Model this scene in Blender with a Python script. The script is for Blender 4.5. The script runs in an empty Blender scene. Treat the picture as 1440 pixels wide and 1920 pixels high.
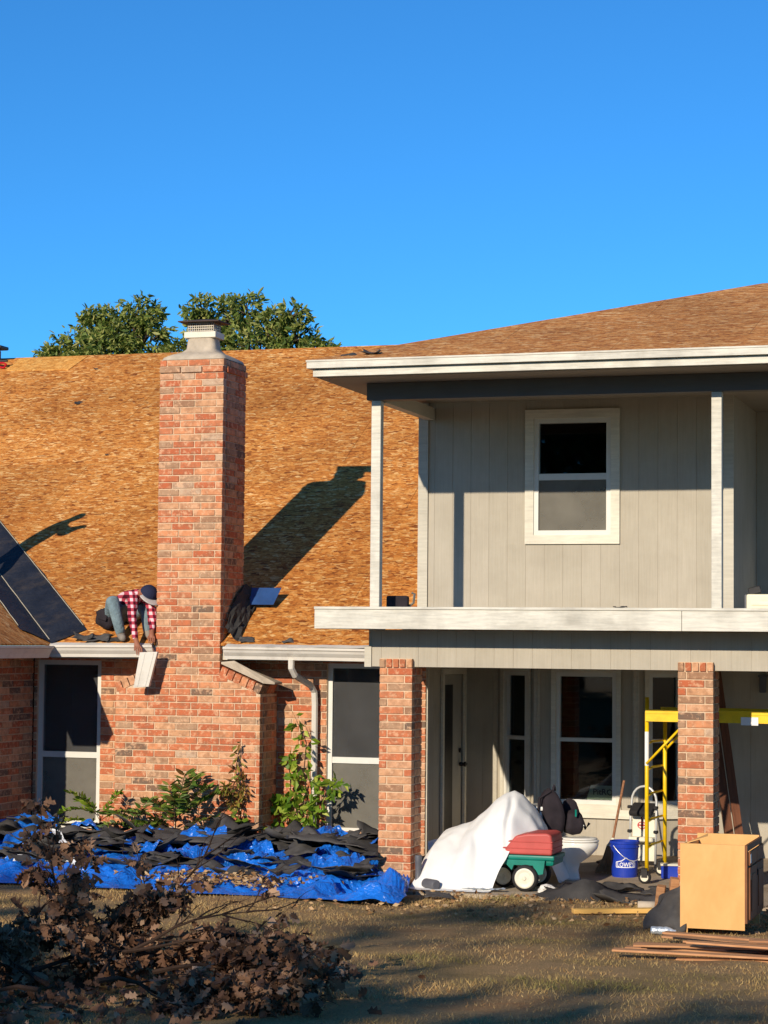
import bpy, bmesh, math, random
import numpy as np
from mathutils import Vector, Matrix, noise

random.seed(7)
rng = np.random.default_rng(11)
scene = bpy.context.scene
COL = scene.collection

# ------------------------------------------------------------------ camera
TH, PITCH, ROLL = math.radians(17.6), math.atan(239 / 4025.0), 0.009
CAM = Vector((6.494, -20.355, 2.423))
fw = Vector((-math.sin(TH) * math.cos(PITCH), math.cos(TH) * math.cos(PITCH), math.sin(PITCH)))
rt = Vector((math.cos(TH), math.sin(TH), 0))
up = rt.cross(fw)
cr = rt * math.cos(ROLL) + up * math.sin(ROLL)
cu = up * math.cos(ROLL) - rt * math.sin(ROLL)
cd = bpy.data.cameras.new('camera')
cam = bpy.data.objects.new('camera', cd)
COL.objects.link(cam)
cam.matrix_world = Matrix(((cr.x, cu.x, -fw.x, CAM.x), (cr.y, cu.y, -fw.y, CAM.y), (cr.z, cu.z, -fw.z, CAM.z), (0, 0, 0, 1)))
cd.sensor_fit = 'VERTICAL'
cd.sensor_height = 36.0
cd.lens = 36.0 * 4025 / 1920
cd.clip_end = 2000
scene.camera = cam

# ------------------------------------------------------------------ sky, sun, exposure
SUN = Vector((-0.187, -1.0, 0.40)).normalized()
world = bpy.data.worlds.new('World')
scene.world = world
world.use_nodes = True
wn = world.node_tree
wn.nodes.clear()
sky = wn.nodes.new('ShaderNodeTexSky')
sky.sky_type = 'NISHITA'
sky.sun_disc = False
sky.sun_elevation = math.asin(SUN.z)
sky.sun_rotation = math.atan2(SUN.x, SUN.y)
sky.altitude = 1000
sky.air_density = 0.85
sky.dust_density = 0.0
sky.ozone_density = 10.0
bg = wn.nodes.new('ShaderNodeBackground')
bg.inputs['Strength'].default_value = 0.148
wo = wn.nodes.new('ShaderNodeOutputWorld')
tint = wn.nodes.new('ShaderNodeMix'); tint.data_type = 'RGBA'; tint.blend_type = 'MULTIPLY'
tint.inputs[0].default_value = 1.0; tint.inputs[7].default_value = (0.60, 1.06, 1.02, 1)     # clear azure autumn sky
wn.links.new(sky.outputs[0], tint.inputs[6])
wn.links.new(tint.outputs[2], bg.inputs[0])
wn.links.new(bg.outputs[0], wo.inputs[0])
sl = bpy.data.lights.new('sun', 'SUN')
sl.energy = 4.6
sl.angle = math.radians(0.53)
sl.color = (1.0, 0.89, 0.73)
so = bpy.data.objects.new('sun', sl)
COL.objects.link(so)
so.rotation_euler = (-SUN).to_track_quat('-Z', 'Y').to_euler()
so.location = (-6, -30, 14)
scene.view_settings.view_transform = 'Standard'
scene.view_settings.look = 'None'
scene.view_settings.exposure = 0.12
scene.view_settings.gamma = 1.0
scene.view_settings.use_curve_mapping = False
scene.cycles.max_bounces = 8
scene.cycles.transparent_max_bounces = 12

# ------------------------------------------------------------------ helpers
def S(r, g, b):
    f = lambda c: (c / 255 / 12.92) if c <= 10.3 else ((c / 255 + 0.055) / 1.055) ** 2.4
    return (f(r), f(g), f(b), 1.0)

def gz(y):
    """ground height: level by the house, rising gently towards the street"""
    if y > -0.4: return 0.0
    return 0.04 * min(20.0, -0.4 - y)

class MB:
    def __init__(s): s.v, s.f = [], []
    def add(s, vs, fs):
        o = len(s.v)
        s.v += [tuple(p) for p in vs]
        s.f += [tuple(i + o for i in f) for f in fs]
        return s
    def box(s, x0, x1, y0, y1, z0, z1, c=0.0):
        if c <= 0:
            return s.add([(x0,y0,z0),(x1,y0,z0),(x1,y1,z0),(x0,y1,z0),(x0,y0,z1),(x1,y0,z1),(x1,y1,z1),(x0,y1,z1)],
                         [(0,3,2,1),(4,5,6,7),(0,1,5,4),(1,2,6,5),(2,3,7,6),(3,0,4,7)])
        b = bmesh.new(); bmesh.ops.create_cube(b, size=1)
        for v in b.verts:
            v.co = Vector(((x0+x1)/2 + v.co.x*(x1-x0), (y0+y1)/2 + v.co.y*(y1-y0), (z0+z1)/2 + v.co.z*(z1-z0)))
        bmesh.ops.bevel(b, geom=b.edges[:] + b.verts[:], offset=c, segments=2 if c > 0.012 else 1, profile=0.6, affect='EDGES')
        b.verts.ensure_lookup_table(); b.verts.index_update()
        s.add([v.co[:] for v in b.verts], [[v.index for v in f.verts] for f in b.faces]); b.free()
        return s
    def fbox(s, F, a0, a1, d0, d1, z0, z1):
        """box in a wall frame: a along, d outward, z up"""
        P = lambda a, d, z: F[0] + F[1]*a + F[2]*d + Vector((0,0,z))
        return s.add([P(a0,d1,z0),P(a1,d1,z0),P(a1,d0,z0),P(a0,d0,z0),P(a0,d1,z1),P(a1,d1,z1),P(a1,d0,z1),P(a0,d0,z1)],
                     [(0,3,2,1),(4,5,6,7),(0,1,5,4),(1,2,6,5),(2,3,7,6),(3,0,4,7)])
    def tube(s, pts, r, n=8, cap=True):
        pts = [Vector(p) for p in pts]
        rs = r if isinstance(r, (list, tuple)) else [r]*len(pts)
        o = len(s.v); m = len(pts); ref = None
        for i, p in enumerate(pts):
            t = (pts[min(i+1,m-1)] - pts[max(i-1,0)]).normalized()
            if ref is None: ref = Vector((0,0,1)) if abs(t.z) < 0.9 else Vector((1,0,0))
            a = t.cross(ref).normalized(); b = t.cross(a).normalized(); ref = a.cross(t) if a.length else ref
            for k in range(n):
                an = 2*math.pi*k/n
                s.v.append(tuple(p + (a*math.cos(an) + b*math.sin(an))*rs[i]))
        for i in range(m-1):
            for k in range(n):
                k2 = (k+1) % n
                s.f.append((o+i*n+k, o+i*n+k2, o+(i+1)*n+k2, o+(i+1)*n+k))
        if cap:
            s.f.append(tuple(o+k for k in reversed(range(n)))); s.f.append(tuple(o+(m-1)*n+k for k in range(n)))
        return s
    def lathe(s, prof, n=24, ctr=(0,0,0), axis='Z', sx=1.0, sy=1.0, cap=True):
        o = len(s.v); m = len(prof); c = Vector(ctr)
        for r, h in prof:
            for k in range(n):
                a = 2*math.pi*k/n
                p = Vector((r*sx*math.cos(a), r*sy*math.sin(a), h))
                if axis == 'Y': p = Vector((p.x, p.z, p.y))
                s.v.append(tuple(c+p))
        for i in range(m-1):
            for k in range(n):
                k2 = (k+1) % n
                s.f.append((o+i*n+k, o+i*n+k2, o+(i+1)*n+k2, o+(i+1)*n+k))
        if cap:
            s.f.append(tuple(o+k for k in reversed(range(n)))); s.f.append(tuple(o+(m-1)*n+k for k in range(n)))
        return s
    def prism(s, poly, ext):
        """poly: list of 3-D points, ext: extrusion vector"""
        n = len(poly); e = Vector(ext)
        vs = [Vector(p) for p in poly]; vs = vs + [p+e for p in vs]
        fs = [tuple(reversed(range(n))), tuple(range(n, 2*n))]
        fs += [(i, (i+1) % n, n+(i+1) % n, n+i) for i in range(n)]
        return s.add(vs, fs)
    def grid(s, fn, nu, nv):
        o = len(s.v)
        for j in range(nv+1):
            for i in range(nu+1): s.v.append(tuple(fn(i/nu, j/nv)))
        w = nu+1
        for j in range(nv):
            for i in range(nu): s.f.append((o+j*w+i, o+j*w+i+1, o+(j+1)*w+i+1, o+(j+1)*w+i))
        return s
    def mesh(s, name):
        me = bpy.data.meshes.new(name)
        me.from_pydata(s.v, [], s.f); me.update()
        b = bmesh.new(); b.from_mesh(me); bmesh.ops.recalc_face_normals(b, faces=b.faces[:]); b.to_mesh(me); b.free()
        return me

def ob(name, mb, mat, parent=None, smooth=False, loc=None, rot=None, solid=0.0, label=None, kind=None):
    me = mb.mesh(name) if isinstance(mb, MB) else mb
    me.materials.clear()
    for m in (mat if isinstance(mat, (list, tuple)) else [mat]): me.materials.append(m)
    o = bpy.data.objects.new(name, me); COL.objects.link(o)
    if smooth: me.polygons.foreach_set('use_smooth', [True]*len(me.polygons))
    if parent: o.parent = parent
    if loc is not None: o.location = loc
    if rot is not None: o.rotation_euler = rot
    if solid:
        md = o.modifiers.new('thickness', 'SOLIDIFY'); md.thickness = solid; md.offset = 0
    if label: o['label'] = label
    if kind: o['kind'] = kind
    return o

def thing(name, label, cat, loc=(0,0,0), rotz=0.0, group=None):
    o = bpy.data.objects.new(name, None); COL.objects.link(o)
    o.location = loc; o.rotation_euler = (0,0,rotz); o.empty_display_size = 0.1
    o['label'] = label; o['category'] = cat
    if group: o['group'] = group
    return o

def tag(o, label, cat, group=None):
    o['label'] = label; o['category'] = cat
    if group: o['group'] = group
    return o

def struct(name, mb, mat, **k):
    o = ob(name, mb, mat, **k); o['kind'] = 'structure'; return o

def frame(origin, u, n): return (Vector(origin), Vector(u).normalized(), Vector(n).normalized())

# ------------------------------------------------------------------ materials
class NT:
    def __init__(s, name):
        s.m = bpy.data.materials.new(name); s.m.use_nodes = True
        s.t = s.m.node_tree; s.t.nodes.clear()
        s.out = s.n('ShaderNodeOutputMaterial')
        s.b = s.n('ShaderNodeBsdfPrincipled'); s.l(s.b.outputs[0], s.out.inputs[0])
    def n(s, typ, **k):
        nd = s.t.nodes.new(typ)
        for a, v in k.items(): setattr(nd, a, v)
        return nd
    def l(s, a, b): s.t.links.new(a, b)
    def inp(s, nd, key, v):
        if hasattr(v, 'is_linked') or hasattr(v, 'links'): s.l(v, nd.inputs[key])
        else: nd.inputs[key].default_value = v
    def co(s, kind='Object', scale=(1,1,1), rot=(0,0,0)):
        c = s.n('ShaderNodeTexCoord'); mp = s.n('ShaderNodeMapping')
        mp.inputs['Scale'].default_value = scale; mp.inputs['Rotation'].default_value = rot
        s.l(c.outputs[kind], mp.inputs[0]); return mp.outputs[0]
    def noise(s, vec, scale, detail=4, rough=0.6, dist=0.0):
        nd = s.n('ShaderNodeTexNoise'); s.inp(nd, 'Vector', vec)
        nd.inputs['Scale'].default_value = scale; nd.inputs['Detail'].default_value = detail
        nd.inputs['Roughness'].default_value = rough; nd.inputs['Distortion'].default_value = dist
        return nd
    def ramp(s, fac, stops, interp='LINEAR'):
        nd = s.n('ShaderNodeValToRGB'); nd.color_ramp.interpolation = interp
        el = nd.color_ramp.elements
        while len(el) < len(stops): el.new(0.5)
        for e, (p, c) in zip(el, stops): e.position = p; e.color = c if len(c) == 4 else (*c, 1)
        s.inp(nd, 'Fac', fac); return nd.outputs[0]
    def mix(s, fac, a, b, mode='MIX'):
        nd = s.n('ShaderNodeMix', data_type='RGBA', blend_type=mode)
        s.inp(nd, 0, fac); s.inp(nd, 6, a); s.inp(nd, 7, b); return nd.outputs[2]
    def math(s, op, a, b=0.0):
        nd = s.n('ShaderNodeMath', operation=op); s.inp(nd, 0, a); s.inp(nd, 1, b); return nd.outputs[0]
    def bump(s, h, strength=0.3, dist=0.01):
        nd = s.n('ShaderNodeBump'); nd.inputs['Strength'].default_value = strength; nd.inputs['Distance'].default_value = dist
        s.l(h, nd.inputs['Height']); s.l(nd.outputs[0], s.b.inputs['Normal'])
    def fin(s, color, rough=0.6, spec=0.3, metal=0.0):
        s.inp(s.b, 'Base Color', color); s.inp(s.b, 'Roughness', rough)
        s.b.inputs['Specular IOR Level'].default_value = spec; s.b.inputs['Metallic'].default_value = metal
        return s.m

def plain(name, col, rough=0.6, var=0.25, scale=6.0, bump=0.15, bscale=60.0, spec=0.3, metal=0.0, stretch=(1,1,1), dirt=0.0, objvar=0.0, bdist=0.004):
    """paint, plastic, metal...: base colour with mottling, faint dirt and a fine relief"""
    t = NT(name); v = t.co('Object', stretch)
    n1 = t.noise(v, scale, 5); n2 = t.noise(v, bscale, 3)
    lo = tuple(c*(1-var) for c in col[:3]) + (1,); hi = tuple(min(0.95, c*(1+var*0.7)) for c in col[:3]) + (1,)
    c = t.ramp(n1.outputs[0], [(0.3, lo), (0.7, hi)])
    if dirt:
        d = t.noise(v, scale*0.6, 8, 0.75)
        f = t.ramp(d.outputs[0], [(0.5, (0,0,0,1)), (0.72, (dirt,)*3+(1,))])
        c = t.mix(f, c, S(92, 78, 60))
    if objvar:
        oi = t.n('ShaderNodeObjectInfo')
        f = t.ramp(oi.outputs['Random'], [(0, (1-objvar,)*3+(1,)), (1, (1,1,1,1))])
        c = t.mix(1.0, c, f, 'MULTIPLY')
    if bump: t.bump(n2.outputs[0], bump, bdist)
    r = t.ramp(n1.outputs[0], [(0.25, (max(0.02, rough-0.08),)*3+(1,)), (0.75, (min(1, rough+0.08),)*3+(1,))])
    return t.fin(c, r, spec, metal)

def rnd(t):
    """one random value per object and per loose piece"""
    oi = t.n('ShaderNodeObjectInfo'); g = t.n('ShaderNodeNewGeometry')
    a = t.math('MULTIPLY', oi.outputs['Random'], 7.31); b = t.math('MULTIPLY', g.outputs['Random Per Island'], 3.77)
    return t.math('FRACT', t.math('ADD', a, b))

def m_brick():
    t = NT('brick'); r = rnd(t)
    c = t.ramp(r, [(0.0, S(198,120,82)), (0.13, S(208,140,98)), (0.24, S(184,100,66)), (0.36, S(204,152,112)), (0.48, S(196,114,76)), (0.58, S(172,136,106)), (0.68, S(206,154,116)), (0.79, S(190,106,70)), (0.88, S(158,120,92)), (0.93, S(116,96,80)), (0.98, S(192,162,134))], 'CONSTANT')
    v = t.co('Object'); oi = t.n('ShaderNodeObjectInfo')
    sh = t.n('ShaderNodeVectorMath', operation='ADD'); t.l(v, sh.inputs[0]); t.l(oi.outputs['Location'], sh.inputs[1]); v = sh.outputs[0]
    n1 = t.noise(v, 13, 5, 0.65); n2 = t.noise(v, 42, 4, 0.7)
    c = t.mix(t.ramp(n1.outputs[0], [(0.42, (0,0,0,1)), (0.7, (0.75,)*3+(1,))]), c, S(142,100,74))
    n4 = t.noise(v, 19, 3, 0.6); c = t.mix(t.ramp(n4.outputs[0], [(0.52, (0,0,0,1)), (0.66, (0.7,)*3+(1,))]), c, S(216,170,132))
    c = t.mix(t.ramp(n2.outputs[0], [(0.62, (0,0,0,1)), (0.70, (0.75,)*3+(1,))]), c, S(226,198,166))
    t.bump(n2.outputs[0], 0.5, 0.006)
    return t.fin(c, 0.9, 0.15)

def m_osb(name, cols, rot=0.0):
    t = NT(name); v = t.co('Object', (1,1,1))
    d = t.noise(v, 6.0, 2); w = t.n('ShaderNodeVectorMath', operation='SCALE'); t.l(d.outputs[1], w.inputs[0]); w.inputs['Scale'].default_value = 0.10
    ad = t.n('ShaderNodeVectorMath', operation='ADD'); t.l(v, ad.inputs[0]); t.l(w.outputs[0], ad.inputs[1])
    def strands(sc, ang, off):
        mp = t.n('ShaderNodeMapping'); mp.inputs['Scale'].default_value = sc; mp.inputs['Rotation'].default_value = (0,0,ang); mp.inputs['Location'].default_value = off
        t.l(ad.outputs[0], mp.inputs[0])
        vo = t.n('ShaderNodeTexVoronoi'); vo.inputs['Scale'].default_value = 1.0; t.l(mp.outputs[0], vo.inputs['Vector'])
        return vo
    a = strands((11, 40, 1), 0.12, (0,0,0)); b = strands((14, 36, 1), -0.35, (3.1,1.7,0)); e = strands((9, 48, 1), 0.4, (7.7,5.1,0))
    sep = lambda vo: t.n('ShaderNodeSeparateColor')
    def val(vo):
        s = t.n('ShaderNodeSeparateColor'); t.l(vo.outputs['Color'], s.inputs[0]); return s.outputs
    va, vb, ve = val(a), val(b), val(e)
    m1 = t.math('GREATER_THAN', va[1], 0.5); m2 = t.math('GREATER_THAN', vb[1], 0.72)
    f = t.n('ShaderNodeMix', data_type='FLOAT'); t.l(m1, f.inputs[0]); t.l(va[0], f.inputs[2]); t.l(vb[0], f.inputs[3])
    g = t.n('ShaderNodeMix', data_type='FLOAT'); t.l(m2, g.inputs[0]); t.l(f.outputs[0], g.inputs[2]); t.l(ve[0], g.inputs[3])
    c = t.ramp(g.outputs[0], cols)
    big = t.noise(t.co('Object'), 0.55, 4, 0.6)
    c = t.mix(1.0, c, t.ramp(big.outputs[0], [(0.3, (0.74,0.72,0.70,1)), (0.65, (1.06,1.06,1.06,1))]), 'MULTIPLY')
    fine = t.noise(v, 26, 5, 0.75)
    c = t.mix(1.0, c, t.ramp(fine.outputs[0], [(0.32, (0.55,0.5,0.46,1)), (0.52, (1,1,1,1)), (0.75, (1.15,1.15,1.15,1))]), 'MULTIPLY')
    # sheathing panels: slight tone steps
    bt = t.n('ShaderNodeTexBrick'); t.l(t.co('Object'), bt.inputs['Vector'])
    bt.inputs['Color1'].default_value = (0.88,0.87,0.86,1); bt.inputs['Color2'].default_value = (1.06,1.06,1.06,1); bt.inputs['Mortar'].default_value = (0.6,0.58,0.55,1)
    bt.inputs['Scale'].default_value = 1.0; bt.inputs['Mortar Size'].default_value = 0.005; bt.inputs['Brick Width'].default_value = 2.44; bt.inputs['Row Height'].default_value = 1.22
    c = t.mix(1.0, c, bt.outputs[0], 'MULTIPLY')
    t.bump(g.outputs[0], 0.6, 0.006)
    return t.fin(c, 0.85, 0.2)

def m_wood(name, c1, c2, scale=3.0, stretch=(1,14,14), rough=0.6, objvar=0.3):
    t = NT(name); v = t.co('Object', stretch)
    oi = t.n('ShaderNodeObjectInfo'); ad = t.n('ShaderNodeVectorMath', operation='ADD'); t.l(v, ad.inputs[0]); t.l(oi.outputs['Location'], ad.inputs[1])
    n1 = t.noise(ad.outputs[0], scale, 6, 0.65, 0.6)
    c = t.ramp(n1.outputs[0], [(0.3, c1), (0.7, c2)])
    f = t.ramp(oi.outputs['Random'], [(0, (1-objvar,)*3+(1,)), (1, (1,1,1,1))]); c = t.mix(1.0, c, f, 'MULTIPLY')
    t.bump(n1.outputs[0], 0.25, 0.003)
    return t.fin(c, rough, 0.3)

def m_paintwood(name, col, var=0.14, stain=0.25):
    """painted, brushed boards: streaks along the grain, worn spots"""
    t = NT(name); v = t.co('Object', (1.2,14,14)); v2 = t.co('Object')
    n1 = t.noise(v, 3.0, 6, 0.7); n2 = t.noise(v2, 2.2, 5)
    lo = tuple(c*(1-var) for c in col[:3])+(1,); hi = tuple(min(.9, c*(1+var*.6)) for c in col[:3])+(1,)
    c = t.ramp(n1.outputs[0], [(0.25, lo), (0.6, hi)])
    c = t.mix(t.ramp(n2.outputs[0], [(0.45,(0,0,0,1)),(0.75,(stain,)*3+(1,))]), c, S(120,112,98))
    t.bump(n1.outputs[0], 0.2, 0.003)
    return t.fin(c, 0.62, 0.3)

def m_siding(name, col):
    t = NT(name); v = t.co('Object', (30,30,1.0)); v2 = t.co('Object')
    n1 = t.noise(v, 2.0, 6, 0.7); n2 = t.noise(v2, 1.6, 5, 0.65)
    c = t.ramp(n1.outputs[0], [(0.25, tuple(x*0.86 for x in col[:3])+(1,)), (0.65, col)])
    c = t.mix(1.0, c, t.ramp(n2.outputs[0], [(0.3,(0.88,0.87,0.85,1)),(0.7,(1.05,1.05,1.05,1))]), 'MULTIPLY')
    oi = t.n('ShaderNodeObjectInfo')
    c = t.mix(1.0, c, t.ramp(oi.outputs['Random'], [(0,(0.94,0.94,0.93,1)),(1,(1,1,1,1))]), 'MULTIPLY')
    t.bump(n1.outputs[0], 0.35, 0.003)
    return t.fin(c, 0.7, 0.25)

def m_glass():
    t = NT('window_glass'); t.t.nodes.remove(t.b)
    tr = t.n('ShaderNodeBsdfTransparent'); tr.inputs[0].default_value = (0.78,0.80,0.79,1)
    gl = t.n('ShaderNodeBsdfGlossy'); gl.inputs['Roughness'].default_value = 0.02; gl.inputs['Color'].default_value = (0.9,0.95,1,1)
    fr = t.n('ShaderNodeFresnel'); fr.inputs[0].default_value = 1.5
    mx = t.n('ShaderNodeMixShader'); t.l(fr.outputs[0], mx.inputs[0]); t.l(tr.outputs[0], mx.inputs[1]); t.l(gl.outputs[0], mx.inputs[2])
    t.l(mx.outputs[0], t.out.inputs[0]); return t.m

def m_screen(name, col, through):
    t = NT(name); t.t.nodes.remove(t.b)
    tr = t.n('ShaderNodeBsdfTransparent'); df = t.n('ShaderNodeBsdfDiffuse')
    n1 = t.noise(t.co('Object'), 3.5, 5, 0.6); t.l(t.ramp(n1.outputs[0], [(0.3, tuple(x*.75 for x in col[:3])+(1,)), (0.7, col)]), df.inputs[0])
    mx = t.n('ShaderNodeMixShader'); mx.inputs[0].default_value = 1-through
    t.l(tr.outputs[0], mx.inputs[1]); t.l(df.outputs[0], mx.inputs[2]); t.l(mx.outputs[0], t.out.inputs[0]); return t.m

def m_leaf(name, stops, rough=0.55, trans=0.25, spec=0.35):
    t = NT(name); g = t.n('ShaderNodeNewGeometry')
    c = t.ramp(rnd(t), stops)
    n1 = t.noise(t.co('Object'), 9, 3); c = t.mix(1.0, c, t.ramp(n1.outputs[0], [(0.3,(0.75,0.75,0.75,1)),(0.7,(1.1,1.1,1.1,1))]), 'MULTIPLY')
    t.fin(c, rough, spec)
    tl = t.n('ShaderNodeBsdfTranslucent'); t.l(c, tl.inputs[0])
    mx = t.n('ShaderNodeMixShader'); mx.inputs[0].default_value = trans
    t.l(t.b.outputs[0], mx.inputs[1]); t.l(tl.outputs[0], mx.inputs[2]); t.l(mx.outputs[0], t.out.inputs[0]); return t.m

def m_cloth(name, col, rough, var, spec=0.4, trans=0.0, wr=0.5, wscale=22):
    """plastic sheeting and cloth: crumpled relief"""
    t = NT(name); v = t.co('Object')
    n1 = t.noise(v, 5, 5, 0.6); vo = t.n('ShaderNodeTexVoronoi', feature='DISTANCE_TO_EDGE'); vo.inputs['Scale'].default_value = wscale
    ds = t.noise(v, 7, 3); sc = t.n('ShaderNodeVectorMath', operation='SCALE'); sc.inputs['Scale'].default_value = 0.25; t.l(ds.outputs[1], sc.inputs[0])
    ad = t.n('ShaderNodeVectorMath', operation='ADD'); t.l(v, ad.inputs[0]); t.l(sc.outputs[0], ad.inputs[1]); t.l(ad.outputs[0], vo.inputs['Vector'])
    h = t.math('ADD', t.math('MULTIPLY', vo.outputs['Distance'], 0.8), n1.outputs[0])
    c = t.ramp(n1.outputs[0], [(0.3, tuple(x*(1-var) for x in col[:3])+(1,)), (0.7, col)])
    t.bump(h, wr, 0.02)
    t.fin(c, rough, spec)
    if trans:
        tl = t.n('ShaderNodeBsdfTranslucent'); t.l(c, tl.inputs[0]); mx = t.n('ShaderNodeMixShader'); mx.inputs[0].default_value = trans
        t.l(t.b.outputs[0], mx.inputs[1]); t.l(tl.outputs[0], mx.inputs[2]); t.l(mx.outputs[0], t.out.inputs[0])
    return t.m

def m_ground():
    t = NT('lawn_soil'); v = t.co('Object')
    n1 = t.noise(v, 0.9, 6, 0.65); n2 = t.noise(v, 9, 6, 0.7); n3 = t.noise(v, 60, 4, 0.7)
    c = t.ramp(n1.outputs[0], [(0.32, S(166,122,80)), (0.48, S(184,148,102)), (0.6, S(156,128,84)), (0.75, S(128,110,68))])
    c = t.mix(t.ramp(n2.outputs[0], [(0.4,(0,0,0,1)),(0.65,(0.7,)*3+(1,))]), c, S(166,138,96))
    c = t.mix(1.0, c, t.ramp(n3.outputs[0], [(0.3,(0.55,0.55,0.55,1)),(0.7,(1.15,1.15,1.15,1))]), 'MULTIPLY')
    t.bump(n3.outputs[0], 0.8, 0.02)
    return t.fin(c, 0.95, 0.1)

def m_grass():
    t = NT('grass_blades'); v = t.co('Object')
    n1 = t.noise(v, 0.9, 6, 0.65)
    dry = t.ramp(rnd(t), [(0, S(164,132,84)), (0.5, S(186,158,106)), (1, S(138,104,66))])
    grn = t.ramp(rnd(t), [(0, S(94,92,48)), (0.5, S(122,116,64)), (1, S(150,134,82))])
    c = t.mix(t.ramp(n1.outputs[0], [(0.50,(0,0,0,1)),(0.66,(1,1,1,1))]), dry, grn)
    return t.fin(c, 0.8, 0.15)

def m_plaid():
    t = NT('plaid_shirt'); c = t.n('ShaderNodeTexCoord'); s = t.n('ShaderNodeSeparateXYZ'); t.l(c.outputs['Object'], s.inputs[0])
    xy = t.math('ADD', s.outputs[0], t.math('MULTIPLY', s.outputs[1], 0.8))
    st = lambda x, p, ph: t.math('GREATER_THAN', t.math('FRACT', t.math('ADD', t.math('MULTIPLY', x, 1/p), ph)), 0.5)
    a = st(xy, 0.075, 0.1); b = st(s.outputs[2], 0.075, 0.3)
    f = t.math('MULTIPLY', t.math('ADD', a, b), 0.5)
    col = t.ramp(f, [(0.0, S(226,196,198)), (0.34, S(176,66,82)), (0.75, S(84,22,36))], 'CONSTANT')
    n = t.noise(c.outputs['Object'], 24, 3); t.bump(n.outputs[0], 0.5, 0.02)
    return t.fin(col, 0.9, 0.1)

def m_concrete():
    t = NT('concrete'); v = t.co('Object')
    n1 = t.noise(v, 1.3, 7, 0.7); n2 = t.noise(v, 45, 4)
    c = t.ramp(n1.outputs[0], [(0.3, S(142,124,102)), (0.5, S(176,158,134)), (0.72, S(188,172,148))])
    c = t.mix(1.0, c, t.ramp(n2.outputs[0], [(0.35,(0.78,0.78,0.78,1)),(0.6,(1,1,1,1))]), 'MULTIPLY')
    t.bump(n2.outputs[0], 0.4, 0.006); return t.fin(c, 0.9, 0.15)

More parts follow.
